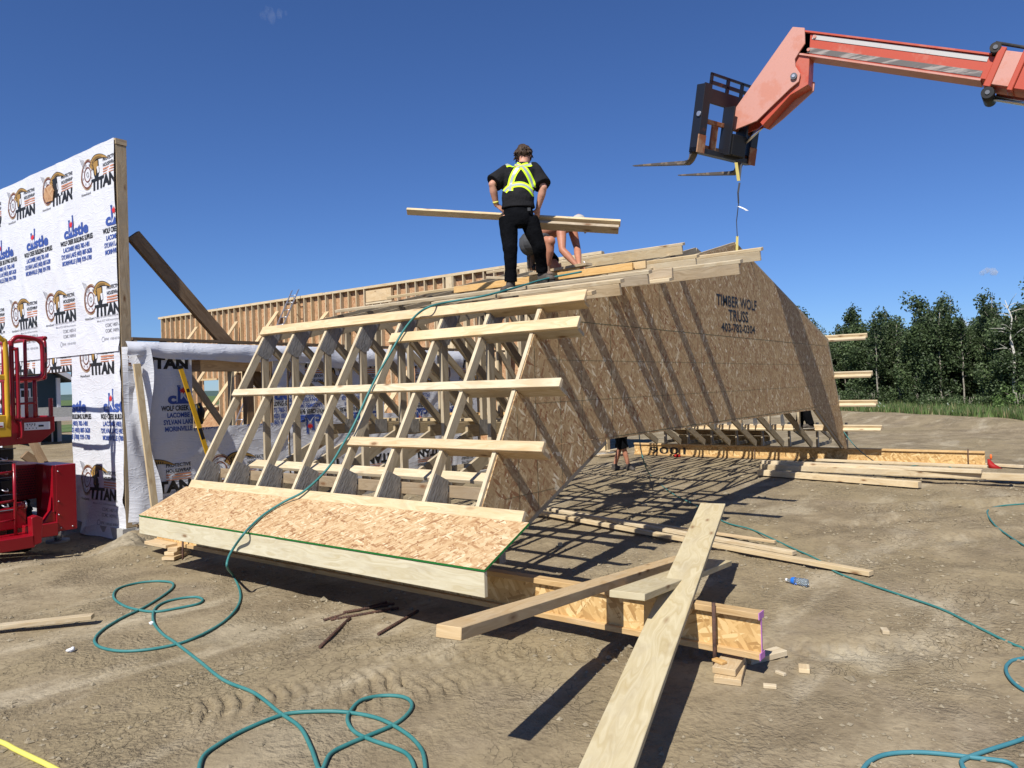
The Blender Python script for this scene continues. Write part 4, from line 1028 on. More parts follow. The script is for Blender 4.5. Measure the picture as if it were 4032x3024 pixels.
# ------------------------------------------------------------------ purlins
def purlin(lb, p, tdir, ndir, y0, y1, ystiff, mat='pine', w=.089, stiff=.115, mat2=None, smat=None):
    """flat 2x board lying on the trusses from y0 to y1 with a stiffener on edge below it near the gable.
    p = (x,z) of the outer upper edge, tdir = down-slope unit, ndir = outward unit"""
    t = thing('purlin', lb, 'purlin', (p[0], y0, p[1])); t['group'] = 'purlins across the roof trusses'
    tx, tz = tdir; nx, nz = ndir; tv = V((tx, 0, tz)); nv = V((nx, 0, nz))
    c = V((p[0], 0, p[1])) + tv * w / 2 - nv * .019
    mb = MB(); mb.board(c + V((0, y0, 0)), c + V((0, y1, 0)), tv * w / 2, nv * .019, mat); mb.build('flat_board', t, bevel=.003)
    if stiff:
        c2 = V((p[0], 0, p[1])) + tv * (w - .019) - nv * (.038 + stiff / 2 + .001)
        mb = MB(); mb.board(c2 + V((0, y0 + .02, 0)), c2 + V((0, ystiff, 0)), tv * .019, nv * stiff / 2, smat or mat2 or mat); mb.build('stiffener', t, bevel=.003)
    return t
sT = (-.502, -.865); sN = (-.865, .502)
purlin('long warm toned purlin at the bend of the roof, topmost on the steep front slope', (1.022 - .01, 2.593), sT, sN, -.525, 4.29, .62, 'pine_warm', .118, .10)
purlin('pale splintered purlin, second from the top on the steep front slope', (.880, 2.346), sT, sN, -.525, 1.83, .60, 'pine', .115, .13)
purlin('long pale purlin across the middle of the steep front slope', (.565, 1.804), sT, sN, -.517, 4.27, .60, 'pine', .085, .14)
purlin('yellowish short purlin low on the steep front slope above the sole board', (.265, 1.286), sT, sN, -.53, 1.83, .60, 'pine_warm', .092, .13)
purlin('long pale sole board along the foot of the steep front slope', (-.038, .766), sT, sN, -.53, 4.24, .0, 'pine', .094, .10)
rT = (-.970, -.243); rN = (-.243, .970)
UP = [('narrow purlin just above the bend at the front of the upper roof', 1.10, 2.590, -.57, 4.2, 'pine_warm', 0), ('pale short purlin, first full one up the front of the upper roof', 1.62, 2.745, -.58, 1.85, 'pine', .115),
      ('long purlin crossing the upper roof where the standing man has his left foot', 2.22, 2.893, -.58, 4.23, 'pine', .10), ('purlin of the upper roof that juts far out over the stencilled lettering', 2.84, 2.985, -1.30, 4.1, 'pine', .11),
      ('purlin of the upper roof ending above the gap to the ridge', 3.43, 3.20, -.59, 4.45, 'pine', .11), ('purlin of the upper roof that juts out furthest to the right near the strap', 4.02, 3.285, -1.13, 1.5, 'pine', .11),
      ('short pale purlin set high near the ridge, standing proud of the others', 5.22, 3.71, .36, 3.9, 'pine', .12)]
for lb, x, z, ya, yb, mt, st in UP: purlin(lb, (x, z), rT, rN, ya, yb, .62 if x < 5 else 2.4, mt, .089 + .0, st, smat='pine_grey' if x < 3 else 'pine')
for lb, x, z, y0 in (('upper short purlin end poking out right of the gable, highest on the back slope', 11.40, 2.60, -.74), ('second purlin end poking out right of the gable on the back slope', 11.72, 1.85, -.755), ('third purlin end poking out right of the gable on the back slope', 12.03, 1.25, -.77), ('lowest purlin end poking out right of the gable near the grass line', 12.27, .72, -.80)):
    t = purlin(lb, (x, z), (.45, -.89), (.89, .45), y0, 4.3, 4.3, 'pine', .089, .10)
# bracing boards on the trusses
def bar(nm, lb, cat, a, b, wv, tv, mat, bevel=.003, group=None):
    o = MB().board(a, b, wv, tv, mat).build(nm, bevel=bevel); return tag(o, lb, cat, group)
bar('bracing_board', 'flat pale board lying along the lower chords just behind the front heel plates', 'board', (.83, -.02, .86), (.83, 4.36, .86), (.068, 0, .030), (-.008, 0, .018), 'pine')
bar('bracing_board', 'brown board on edge along the front heels of the trusses', 'board', (.345, -.03, .80), (.345, 4.25, .80), (0, 0, .055), (.019, 0, 0), 'lumber_tan') if 'lumber_tan' in M else bar('bracing_board', 'brown board on edge along the front heels of the trusses', 'board', (.345, -.03, .80), (.345, 4.25, .80), (0, 0, .055), (.019, 0, 0), 'pine_grey')
bar('bracing_board', 'pale board lying along the ceiling chords behind the inner plates', 'board', (2.85, -.02, 1.315), (2.85, 4.3, 1.315), (.07, 0, 0), (0, 0, .019), 'pine')
bar('bracing_board', 'orange tinted board lying along the ceiling chords further back', 'board', (4.6, -.02, 1.315), (4.6, 4.3, 1.315), (.07, 0, 0), (0, 0, .019), 'pine_orange')
bar('bracing_board', 'reddish board running along the back heels of the trusses', 'board', (12.22, -.02, .66), (12.22, 3.6, .66), (0, 0, .045), (.019, 0, 0), 'pine_warm')
# front skirt: fascia + strand board with green edge
sk = thing('eave_skirt', 'sloping strand board eave panel with a green edge and long pale fascia board', 'eave', (-.4, 1.9, .24))
mb = MB(); mb.board((-.606, -.585, .327), (-.606, 4.315, .327), (0, 0, .092), (.019, 0, 0), 'plank'); mb.build('fascia', sk, bevel=.003)
u = V((.9165, 0, .400)); n = V((-.400, 0, .9165))
for (a, b, e) in ((-.60, 1.855, 0), (1.858, 4.30, .010)):
    p0 = V((-.632 + e * .4, 0, .424)); p1 = p0 + u * .612
    mb = MB(); mb.prism([p0 + V((0, a, 0)), p1 + V((0, a, 0)), p1 + V((0, b, 0)), p0 + V((0, b, 0))], n * .020, 'osb', rim='green_edge', uvax=((0, 1, 0), u)); mb.build('strand_board', sk)
# far skirt
sk2 = thing('eave_skirt', 'dark underside of the back eave panel with its green edge seen below the trusses', 'eave', (13.4, 3.2, .2))
mb = MB(); mb.prism([(13.40, 1.9, .37), (12.95, 1.9, .56), (12.95, 4.25, .56), (13.40, 4.25, .37)], (.004, 0, .011), 'osb', rim='green_edge'); mb.build('strand_board', sk2)
mb = MB(); mb.box((13.42, 1.9, .12), (13.44, 4.25, .36), 'osb_web', 1); mb.build('fascia', sk2)
# orange board and loose boards on the roof
bar('loose_board', 'bright orange toned board on edge across the upper roof by the standing man', 'board', (3.02, .05, 3.085), (3.02, 2.78, 3.085), (0, 0, .044), (.019, 0, 0), 'pine_orange')
bar('loose_board', 'grey board on edge just behind the bright orange one on the upper roof', 'board', (3.10, -.08, 3.10), (3.10, .9, 3.10), (0, 0, .044), (.019, 0, 0), 'pine_warm')
bar('loose_board', 'short loose board lying askew on the upper roof between the two men', 'board', (3.98, 2.94, 3.37), (3.05, 1.42, 3.09), (.03, -.02, 0), (0, 0, .019), 'pine')
bar('loose_board', 'grey shadowed board under the kneeling man on the upper roof', 'board', (4.05, 2.2, 3.34), (3.55, .95, 3.28), (.05, -.02, 0), (0, 0, .019), 'pine_grey')
bar('scrap_block', 'short brown block end between two jutting purlins of the upper roof', 'block', (2.45, -.70, 2.87), (2.45, .2, 2.87), (0, 0, .05), (.019, 0, 0), 'pine_grey')
bar('scrap_block', 'pale flat block under the brown block end at the gable edge', 'block', (2.42, -.70, 2.80), (2.42, .3, 2.80), (.06, 0, .015), (0, 0, .017), 'pine')

# ------------------------------------------------------------------ loose lumber on the ground
def skewboard(nm, lb, cat, a, b, w, t, mat, side=None, bevel=.003):
    a, b = V(a), V(b); d = (b - a).normalized(); s = d.cross(V((0, 0, 1))).normalized(); u_ = s.cross(d)
    return bar(nm, lb, cat, a, b, s * w / 2, u_ * t / 2, mat, bevel)
pa, pb = V((-1.907, -2.294, .049)), V((2.229, -1.149, .548)); dpl = (pb - pa) / (pb - pa).length
o = skewboard('wide_plank', 'widest pale plank lying across the near joist from the lower edge of the view', 'plank', pa - dpl * 1.7 - V((0, 0, .02)), pb - V((0, 0, .02)), .235, .038, 'plank')
o = skewboard('loose_beam', 'square brown board resting on the near joist with its left end raised in the air', 'board', (-2.163, -1.62, .600), (1.95, -.93, .03), .140, .060, 'pine_warm')
o = skewboard('loose_beam', 'short wide pale board under the widest plank with a chipped end over the joist', 'board', (-0.578, -1.702, 0.403), (1.870, -1.334, 0.069), .235, .045, 'plank')
o = skewboard('scrap_board', 'pale board at the left edge of the ground beside the coiled hose', 'board', (-2.75, 3.62, gz(-2.7, 3.6) + .045), (-1.79, 2.82, gz(-1.8, 2.8) + .07), .089, .038, 'pine')
o = skewboard('long_batten', 'long thin batten on the ground right of the eave, the one reaching nearest the bottle', 'board', (4.21, 2.50, -.10), (2.93, -2.41, gz(2.93, -2.41) + .035), .089, .045, 'pine')
o = skewboard('long_batten', 'long thin batten beside the nearest one, ending under the hose', 'board', (4.45, 2.55, -.08), (3.45, -1.55, gz(3.45, -1.5) + .03), .089, .04, 'pine')
o = skewboard('long_batten', 'shorter split reddish batten beside the two long thin ones', 'board', (4.2, 1.2, -.10), (3.86, -1.22, gz(3.8, -1.2) + .03), .05, .03, 'pine_warm')
# lumber pile at the right
pile = [((9.62, .90, -.05), (8.95, -1.95, -.05), .14, .10), ((9.78, .92, .04), (9.85, -4.6, .04), .14, .10), ((9.95, .95, .115), (9.75, -2.75, .115), .14, .06), ((10.3, 0.0, .155), (10.15, -2.8, .155), .12, .04), ((10.4, -1.2, -.05), (10.35, -5.0, -.04), .18, .08)]
lbs = ['front lowest board of the lumber stack beyond the long battens', 'long middle board of the right hand lumber stack running out of view', 'upper board with a shaded end on the right hand lumber stack', 'thin topmost board of the right hand lumber stack', 'rear low board of the right hand lumber stack']
for (a, b, w_, t_), lb in zip(pile, lbs): skewboard('stacked_board', lb, 'board', a, b, w_, t_, 'pine')
skewboard('scrap_board', 'short pale board behind the right end of the far joist', 'board', (12.9, -1.9, -.08), (12.6, -3.2, -.08), .12, .05, 'pine')
for k, (a, b) in enumerate((((11.6, 5.6, -.06), (12.4, 5.35, -.06)), ((11.7, 6.0, -.02), (12.5, 5.4, .02)), ((11.9, 5.5, .03), (12.9, 5.5, .03)))): skewboard('scrap_board', ['lowest', 'middle', 'top'][k] + ' scrap board in the small heap left of the far joist', 'board', a, b, .12, .04, ['pine', 'pine_grey', 'pine'][k])
# blocking under the joist ends
def cutblock(lb, cx_, cy_, z, lx, ly, h, rot, mat='pine'):
    c, s_ = math.cos(rot), math.sin(rot); a = V((cx_ - c * lx / 2, cy_ - s_ * lx / 2, z + h / 2)); b = V((cx_ + c * lx / 2, cy_ + s_ * lx / 2, z + h / 2))
    o = MB().board(a, b, V((-s_, c, 0)) * ly / 2, V((0, 0, h / 2)), mat).build('wood_block', bevel=.003); tag(o, lb, 'block')
gg = -.20
cutblock('bottom wood block of the short stack under the pink end of the near joist', .02, -2.13, gg, .36, .17, .042, .25, 'pine_warm'); cutblock('upper wood block of the short stack under the pink end of the near joist', .03, -2.12, gg + .045, .30, .15, .042, .12, 'pine_warm')
cutblock('thin reddish shim on top of the blocks under the near joist', -.04, -2.08, gg + .089, .09, .05, .018, 1.2, 'pine_orange')
cutblock('scrap board lying behind the pink end of the near joist', .42, -2.22, gg, .34, .10, .04, -.45, 'pine')
for q in ((4.75, -.26, .55, .30, .14), (4.95, -.13, .30, .30, .10)): pass
cutblock('lowest block of the cribbing at the left end of the near joist', .02, 4.72, gg - .0, .36, .16, .04, .5, 'pine_warm'); cutblock('second block of the cribbing at the left end of the near joist', .04, 4.74, gg + .043, .28, .14, .04, .35, 'pine_warm'); cutblock('third block of the cribbing at the left end of the near joist', .04, 4.75, gg + .086, .22, .12, .04, .6, 'pine_warm')
cutblock('pale board lying across the cribbing at the left end of the near joist', -.02, 5.0, gg + .12, .16, .50, .04, .0, 'pine_warm')
cutblock('block under the right end of the far joist', 12.66, -2.0, -.155, .30, .14, .04, .2, 'pine')
for x, y, l, w_, h, r_, lb in ((.34, -2.51, .10, .07, .03, .3, 'small wedge shaped offcut right of the joist end'), (.20, -2.40, .07, .03, .02, 1.2, 'tiny splintered offcut beside the blocks'), (-.05, -2.41, .08, .04, .022, 1.9, 'small pale offcut in front of the joist blocks'), (1.37, -2.81, .09, .05, .03, .4, 'small pale scrap of wood at the right of the bare ground'), (2.69, .95, .05, .05, .04, .5, 'little white cube of wood in the shadows under the gable'), (5.6, 1.3, .10, .05, .02, .2, 'small light chip of wood lying in the truss shadows')):
    cutblock(lb, x, y, gz(x, y), l, w_, h, r_, 'pine')
bar('wood_splinter', 'thin grey splinter of wood under the near joist', 'scrap', (.0, -1.42, gz(0, -1.42) + .01), (-.22, -1.62, gz(-.2, -1.6) + .01), (.015, -.015, 0), (0, 0, .004), 'pine_grey', 0)
for (x, y, s_, lb) in ((-2.40, 3.75, .05, 'crumpled white paper scrap at the left edge of the ground'), (-2.21, 2.24, .03, 'small white crumpled scrap left of the coiled hose'), (-1.52, 2.35, .025, 'pale stone inside the hose coils')):
    mb = MB(); mb.ball((x, y, gz(x, y) + s_ * .5), (s_, s_ * .8, s_ * .6), 'white', 9, 6, .8); tag(mb.build('paper_scrap'), lb, 'scrap')
# rebar rods
for k, (a, b) in enumerate(zip([(-.661, 1.159), (-.464, 1.133), (-.627, 1.104), (-.521, .983), (-.063, .629)], [(-.022, 1.06), (-.032, .955), (-.104, .824), (-1.149, .602), (-.694, .455)])):
    lb = ['uppermost of the three rusty rods bundled by the eave shadow', 'middle of the three rusty rods bundled by the eave shadow', 'lowest of the three rusty rods bundled by the eave shadow', 'rusty rod pointing down left below the bundled ones', 'single rusty rod lying right of the others'][k]
    pa_, pb_ = V((*a, gz(*a) + .013)), V((*b, gz(*b) + .015)); mb = MB(); mb.tube([pa_, pa_.lerp(pb_, .5), pb_], .011, 'rebar', 8)
    for q in range(26): p = pa_.lerp(pb_, (q + .5) / 26); mb.tube([p, p + (pb_ - pa_).normalized() * .006], .0135, 'rebar', 8)
    tag(mb.build('steel_rod'), lb, 'rod')
# bottle
t = thing('water_bottle', 'crumpled clear water bottle with a blue label lying on the dirt', 'bottle', (2.34, -1.88, gz(2.34, -1.88)))
z = gz(2.34, -1.88) + .036; A = V((2.365, -1.79, z - .006)); d = (V((2.33, -1.985, z)) - A).normalized()
mb = MB(); mb.tube([A + d * q for q in (0, .022, .024, .045, .062, .085, .11, .13, .15, .17, .19, .205, .21)], [.012, .012, .014, .022, .031, .034, .033, .035, .033, .035, .034, .030, .012], 'bottle', 18); mb.build('body', t)
mb = MB(); mb.tube([A + d * q for q in (.052, .056, .084, .088)], [.0285, .0315, .0352, .0352], 'label_blue', 18, cap=False); mb.build('label', t)
mb = MB(); mb.tube([A - d * .006, A + d * .012], .0145, 'white', 12); mb.build('cap', t)
# ------------------------------------------------------------------ hoses
def hose(nm, lb, path, r, mat, n=8): tag(MB().tube(smooth_path(path, n), r, mat, 9).build(nm), lb, 'hose')
def gp(l, r=.012): return [V((x, y, gz(x, y) + r)) for x, y in l]
GROUND1 = gp([(-0.214, 3.171), (-0.523, 2.584), (-0.814, 2.168), (-1.171, 1.837), (-1.549, 1.660), (-1.787, 1.681), (-1.979, 1.842), (-2.049, 2.078), (-2.005, 2.315), (-1.850, 2.535), (-1.581, 2.748), (-1.302, 2.898), (-0.969, 3.158), (-0.771, 3.367), (-0.678, 3.595), (-0.755, 3.808), (-0.930, 3.885), (-1.131, 3.787), (-1.297, 3.500), (-1.375, 3.175), (-1.386, 2.916), (-1.326, 2.671), (-1.158, 2.586), (-0.981, 2.552), (-0.877, 2.650), (-0.867, 2.799), (-0.990, 2.888), (-1.147, 2.874), (-1.305, 2.724), (-1.497, 2.368), (-1.616, 2.000), (-1.676, 1.697), (-1.793, 1.172), (-1.912, 0.658), (-1.949, 0.257), (-2.022, -0.107), (-2.083, -0.381), (-2.203, -0.636), (-2.333, -0.875)])
for i in (36, 37, 38): 
    if i < len(GROUND1): pass
ROOF = [(2.938, 0.692, 3.088), (2.561, 0.954, 2.995), (1.789, 0.905, 2.803), (1.355, 0.949, 2.695), (1.157, 1.272, 2.646), (0.896, 1.286, 2.581), (0.917, 1.489, 2.515), (0.844, 1.608, 2.361), (0.720, 1.677, 2.136), (0.591, 1.739, 1.914), (0.457, 1.773, 1.683), (0.297, 1.794, 1.407), (0.183, 1.841, 1.211), (0.050, 1.921, 0.982), (-0.074, 2.125, 0.768), (-0.193, 2.293, 0.665), (-0.401, 2.332, 0.568), (-0.597, 2.275, 0.483), (-0.699, 2.233, 0.433), (-0.660, 2.435, 0.298), (-0.700, 2.483, 0.192), (-0.720, 2.477, 0.100)]
GR2 = gp([(-2.333, -0.875), (-2.192, -0.779), (-2.063, -0.771), (-1.929, -0.786), (-1.730, -0.803), (-1.563, -0.751), (-1.468, -0.664), (-1.447, -0.559), (-1.503, -0.436), (-1.640, -0.399), (-1.789, -0.466), (-1.885, -0.566), (-1.937, -0.690), (-1.955, -0.855), (-1.947, -1.025), (-1.969, -1.141), (-2.066, -1.276), (-2.193, -1.345), (-2.199, -1.418), (-2.074, -1.353), (-1.962, -1.248), (-1.865, -1.124), (-1.789, -0.944), (-1.744, -0.692), (-1.771, -0.501), (-1.841, -0.355), (-1.971, -0.186), (-2.083, -0.141), (-2.282, -0.134), (-2.445, -0.164), (-2.589, -0.228), (-2.714, -0.391)])
hose('air_hose', 'long teal air hose running down off the roof and coiled across the near ground', ROOF + GROUND1 + GR2[1:], .0118, 'hose', 7)
hose('air_hose', 'teal hose stretching over the ground from under the gable to the right edge', [(7.307, 2.245, 0.841), (6.959, 2.044, 0.625), (6.630, 1.817, 0.402)] + gp([(8.940, 2.865), (6.870, 1.466), (5.867, 0.591), (4.844, -0.234), (4.461, -0.739), (3.845, -1.357), (3.416, -1.797), (2.905, -2.118), (2.510, -2.635), (2.176, -3.070), (1.844, -3.363), (1.583, -3.663), (1.374, -4.038)]), .010, 'hose', 6)
hose('air_hose', 'short length of blue green hose curving in at the right edge of the ground', gp([(8.618, -3.724), (8.113, -3.386), (7.792, -3.097), (7.109, -3.019), (6.110, -3.170), (5.533, -3.358), (4.960, -3.520), (4.354, -3.791)]), .011, 'hose', 6)
hose('air_hose', 'bright blue hose looping in the lower right corner', gp([(1.699, -4.043), (1.308, -3.674), (1.141, -3.595), (0.926, -3.599), (0.748, -3.657), (0.665, -3.737), (0.631, -3.884), (0.370, -3.910), (-0.016, -3.730), (-0.258, -3.599), (-0.433, -3.504), (-0.504, -3.498), (-0.551, -3.537), (-0.479, -3.667), (-0.391, -3.714), (-0.354, -3.670), (-0.391, -3.555), (-0.442, -3.416), (-0.501, -3.288), (-0.601, -3.176), (-0.739, -3.120), (-0.907, -3.109)]), .0115, 'hose_blue', 7)
hose('yellow_hose', 'yellow hose cutting the lower left corner', gp([(-3.211, 1.284), (-3.144, 0.910), (-3.130, 0.735), (-3.116, 0.570), (-3.103, 0.380), (-3.090, 0.087)]), .014, 'hose_yellow', 5)
hose('air_hose', 'thin teal hose sagging from the back eave to the ground by the lumber stack', [(11.840, -0.143, 0.597), (11.772, -0.385, 0.292), (11.551, -0.756, 0.040), (11.379, -1.194, -0.125), V((10.9, -1.2, -.05)), V((10.7, -2.0, .12)), V((10.6, -2.4, -.08))], .009, 'hose', 6)
# red tarp and orange float by the far joist
t = thing('tie_down', 'red cloth and orange plug hanging at the right end of the far joist', 'cloth', (12.5, -2.7, -.1))
mb = MB(); mb.loft([((12.62, -2.62, .04), (.02, 0, 0), (0, .02, 0)), ((12.60, -2.66, -.05), (.05, 0, 0), (0, .06, 0)), ((12.55, -2.74, -.13), (.08, 0, 0), (0, .12, 0))], 'red_tarp', 9); mb.build('cloth', t)
mb = MB(); mb.loft([((12.65, -2.66, .03), (.015, 0, 0), (0, .015, 0)), ((12.65, -2.66, .09), (.022, 0, 0), (0, .022, 0)), ((12.65, -2.66, .13), (.012, 0, 0), (0, .012, 0))], 'orange_plastic', 9); mb.build('plug', t)
mb = MB(); mb.ball((12.5, 3.9, -.10), (.07, .10, .045), 'red_tarp', 9, 6, .6); tag(mb.build('red_cloth'), 'small red cloth lying at the foot of the painted digits on the far joist', 'cloth')

# ------------------------------------------------------------------ telehandler
def telehandler():
    t = thing('telehandler', 'orange telehandler boom with black fork carriage raised over the roof', 'telehandler', (6.15, -9.5, -.18))
    XN, XF = 6.0, 6.28
    def side(nm, pts, x, th, mat): mb = MB(); mb.prism([(x, y, z) for y, z in pts], (th, 0, 0), mat); return mb.build(nm, t, bevel=.004)
    TL, BL, TR, BR = V((-1.13, 6.545)), V((-1.02, 6.24)), V((-3.44, 5.535)), V((-3.34, 5.218))
    d = (TR - TL).normalized(); u = (TL - BL); u = (u - d * u.dot(d)); H = u.length; u.normalize()
    def bp(s_, h): p = BL + d * s_ + u * (h * H); return (p.x, p.y)
    Lb = 9.2
    mb = MB(); c0 = (BL + TL) / 2; a = V((6.15, c0.x, c0.y)); b = a + V((0, d.x, d.y)) * Lb
    mb.board(a, b, V((.12, 0, 0)), V((0, u.x, u.y)) * (H / 2 - .02), 'boom_orange'); bm_ = mb.build('inner_boom', t, bevel=.012)
    for nm, h0, h1, mat, s0 in (('flange', .93, 1.0, 'boom_orange', 0), ('flange', .0, .07, 'boom_faded', 0)):
        mb = MB(); pc = bp(0, (h0 + h1) / 2); a2 = V((6.15, *pc)); mb.board(a2, a2 + V((0, d.x, d.y)) * 2.35, V((.145, 0, 0)), V((0, u.x, u.y)) * H * (h1 - h0) / 2, mat); mb.build(nm, t)
    for nm, h0, h1, mat in (('wear_strip', .70, .885, 'steel_strip'), ('wear_strip', .14, .36, 'steel_dark_strip')):
        mb = MB(); pc = bp(.13, (h0 + h1) / 2); a2 = V((6.027, *pc)); mb.board(a2, a2 + V((0, d.x, d.y)) * 2.2, V((.0035, 0, 0)), V((0, u.x, u.y)) * H * (h1 - h0) / 2, mat); mb.build(nm, t)
    mb = MB(); 
    for s_, h in ((.16, .8), (.14, .26)): p = bp(s_, h); mb.tube([(6.01, *p), (6.03, *p)], .022, 'boom_faded', 12)
    mb.build('bolt', t)
    # head plates
    head = [(-0.989, 6.625), (-1.148, 6.562), (-1.148, 6.347), (-1.074, 6.260), (-1.006, 6.170), (-1.010, 6.070), (-1.072, 5.947), (-1.049, 5.848), (-0.922, 5.775), (-0.453, 5.441), (-0.131, 5.387), (-0.060, 5.407), (-0.053, 5.550), (-0.097, 5.644)]
    side('head_plate', head, 5.985, .028, 'boom_faded'); side('head_plate', head, XF, .028, 'boom_orange')
    core = [(-0.946, 6.592), (-1.217, 6.502), (-1.191, 6.184), (-1.162, 5.789), (-0.920, 5.704), (-0.520, 5.371), (-0.485, 5.422), (-0.889, 5.826)]
    side('head_core', core, 6.03, .22, 'boom_orange')
    low = [(-1.065, 5.949), (-1.189, 5.887), (-1.172, 5.769), (-0.738, 5.478), (-0.542, 5.366), (-0.442, 5.425)]
    side('head_web', low, 6.26, .03, 'boom_faded')
    p = (-0.989, 5.931); mb = MB(); mb.tube([(5.955, *p), (5.99, *p)], .045, 'grey_plastic', 16); mb.tube([(5.945, *p), (5.96, *p)], .022, 'alu', 12); mb.build('pivot_pin', t)
    p = (-0.070, 5.483); mb = MB(); mb.tube([(5.95, *p), (6.35, *p)], .035, 'boom_faded', 14); mb.build('pivot_pin', t)
    q0, q1 = V((6.2, *(-0.485, 5.422))), V((6.2, *(-0.164, 5.201))); mb = MB(); mb.tube([q0, q1], .024, 'chrome', 12); mb.build('tilt_cylinder', t)
    # carriage
    O = V((5.40, .325, 5.02)); cx_ = V((.955, -.297, 0)).normalized(); fd = V((.30, .93, .20)); fd = (fd - cx_ * fd.dot(cx_)).normalized(); up = cx_.cross(fd)
    if up.z < 0: up = -up
    car = bpy.data.objects.new('fork_carriage', None)
    def P(a, b, c): return O + cx_ * a + up * b - fd * c
    def bx(nm, a0, a1, b0, b1, c0, c1, mat, par=None):
        mb = MB(); mb.board(P(a0, (b0 + b1) / 2, (c0 + c1) / 2), P(a1, (b0 + b1) / 2, (c0 + c1) / 2), up * (b1 - b0) / 2, fd * (c1 - c0) / 2, mat); return mb.build(nm, par or t, bevel=.004)
    fr = bx('carriage_frame', 0, 1.29, .0, .07, -.02, .13, 'black_paint')
    for a0 in (0, 1.25):
        bx('side_plate', a0, a0 + .035, .0, .93, -.02, .13, 'black_paint', fr)
    for a0 in (-.02, 1.15): bx('side_post', a0, a0 + .16, -.01, .24, .131, .151, 'rusty', fr); bx('side_post', a0, a0 + .15, .24, .935, .131, .151, 'black_paint', fr)
    bx('cross_beam', .02, 1.28, .72, .92, .0, .035, 'black_paint', fr); bx('cross_beam', .02, 1.28, .43, .49, .02, .07, 'rusty', fr); bx('cross_beam', .02, 1.28, .05, .14, .0, .03, 'rusty', fr)
    mb = MB()
    for a0, a1, b0, b1 in ((.22, 1.27, 1.10, 1.135), (.22, 1.27, .98, 1.03), (.22, .27, .9, 1.13), (.58, .64, .9, 1.12), (.90, .96, .9, 1.12), (1.22, 1.27, .9, 1.13)):
        mb.board(P(a0, (b0 + b1) / 2, .02), P(a1, (b0 + b1) / 2, .02), up * (b1 - b0) / 2, fd * .012, 'black_paint')
    mb.build('load_rack', fr)
    bx('mount_plate', .58, .615, .04, .72, .02, .22, 'black_paint', fr); bx('mount_plate', .92, .955, .04, .72, .02, .22, 'black_paint', fr); bx('mount_block', .62, .92, .05, .34, .04, .24, 'black', fr); bx('mount_post', .36, .48, .05, .46, .02, .06, 'rusty', fr)
    mb = MB(); mb.tube([P(-.02, .52, .09), P(.02, .52, .09)], .035, 'alu', 14); mb.build('lock_bolt', fr)
    for a0, nm in ((.02, 0), (1.06, 1)):
        mb = MB(); n = 9; rings = []
        path = [(0, .75, .0), (0, .1, .0), (0, -.04, .0), (0, -.115, -.035), (0, -.135, -.10)] + [(0, -.135 - .0, -.10 - 1.09 * k / 8) for k in range(1, 9)]
        for k, (a_, b_, c_) in enumerate(path):
            if k <= 2: w_, h_, ax = .062, .022, up
            f = 0 if k < 5 else (k - 4) / 8
            c = P(a0 + .062, b_ + .012 * f, c_ - .0)
            wv = cx_ * .062 * (1 - .55 * f ** 3)
            tv = (fd * .024) if k <= 1 else ((fd * .02 + up * -.02) if k <= 3 else up * .024 * (1 - .72 * f))
            rings.append((c, wv, tv))
        # square-ish section
        i = len(mb.v); mi = mb.m('fork_steel')
        for c, a_, b_ in rings:
            for sa, sb in ((-1, -1), (1, -1), (1, 1), (-1, 1)): mb.v.append(c + a_ * sa + b_ * sb)
        for k in range(len(rings) - 1):
            for j in range(4): mb.face([i + k * 4 + j, i + k * 4 + (j + 1) % 4, i + (k + 1) * 4 + (j + 1) % 4, i + (k + 1) * 4 + j], [(0, 0)] * 4, mi)
        e = i + (len(rings) - 1) * 4; mb.face([e, e + 1, e + 2, e + 3], [(0, 0)] * 4, mi); mb.face([i + 3, i + 2, i + 1, i], [(0, 0)] * 4, mi)
        mb.build('fork', t)
    # outer boom collar at the right of the frame and what lies beyond it
    s0 = 2.47
    def ob(nm, s_, e_, h0, h1, xw, mat):
        pc0 = bp(s_, (h0 + h1) / 2); pc1 = bp(e_, (h0 + h1) / 2); mb = MB(); mb.board((6.15, *pc0), (6.15, *pc1), V((xw, 0, 0)), V((0, u.x, u.y)) * H * (h1 - h0) / 2, mat); return mb.build(nm, t, bevel=.008)
    ob('outer_boom', s0 + .05, Lb + .3, -.14, 1.10, .17, 'boom_orange'); ob('collar', s0 - .06, s0 + .02, -.22, 1.22, .20, 'boom_orange'); ob('collar', s0 + .20, s0 + .26, -.24, 1.22, .20, 'boom_orange')
    ob('collar_plate', s0, s0 + .22, -.12, 1.12, .185, 'boom_faded')
    p = bp(s0 - .10, 1.17); mb = MB(); mb.tube([(5.95, *p), (6.3, *p)], .062, 'rubber', 16); mb.tube([(5.94, *p), (5.96, *p)], .026, 'grey_plastic', 12); mb.build('hose_pulley', t)
    pb_ = bp(s0 + .3, 1.3); mb = MB(); mb.tube([(6.0, p[0], p[1] + .07), (6.0, *pb_), (6.0, *bp(Lb, 1.25))], .02, 'rubber', 8); mb.build('boom_hose', t)
    p = bp(s0 + .02, -.42); mb = MB(); mb.tube([(5.95, *p), (6.33, *p)], .070, 'black', 16); mb.tube([(5.94, *p), (5.96, *p)], .026, 'grey_plastic', 12); mb.build('cylinder_eye', t)
    mb = MB(); mb.tube([(6.1, *bp(s0 + .1, -.44)), (6.1, *bp(s0 + 2.2, -.50))], .045, 'chrome', 14); mb.build('lift_cylinder', t)
    # machine body outside the frame
    def bxx(nm, lo, hi, mat, par=None): mb = MB(); mb.box(lo, hi, mat, 1); return mb.build(nm, par or t, bevel=.03)
    bxx('chassis', (5.4, -12.6, .45), (6.9, -8.0, 1.15), 'boom_orange'); bxx('engine_cover', (6.35, -11.6, 1.15), (7.1, -9.4, 1.75), 'boom_orange')
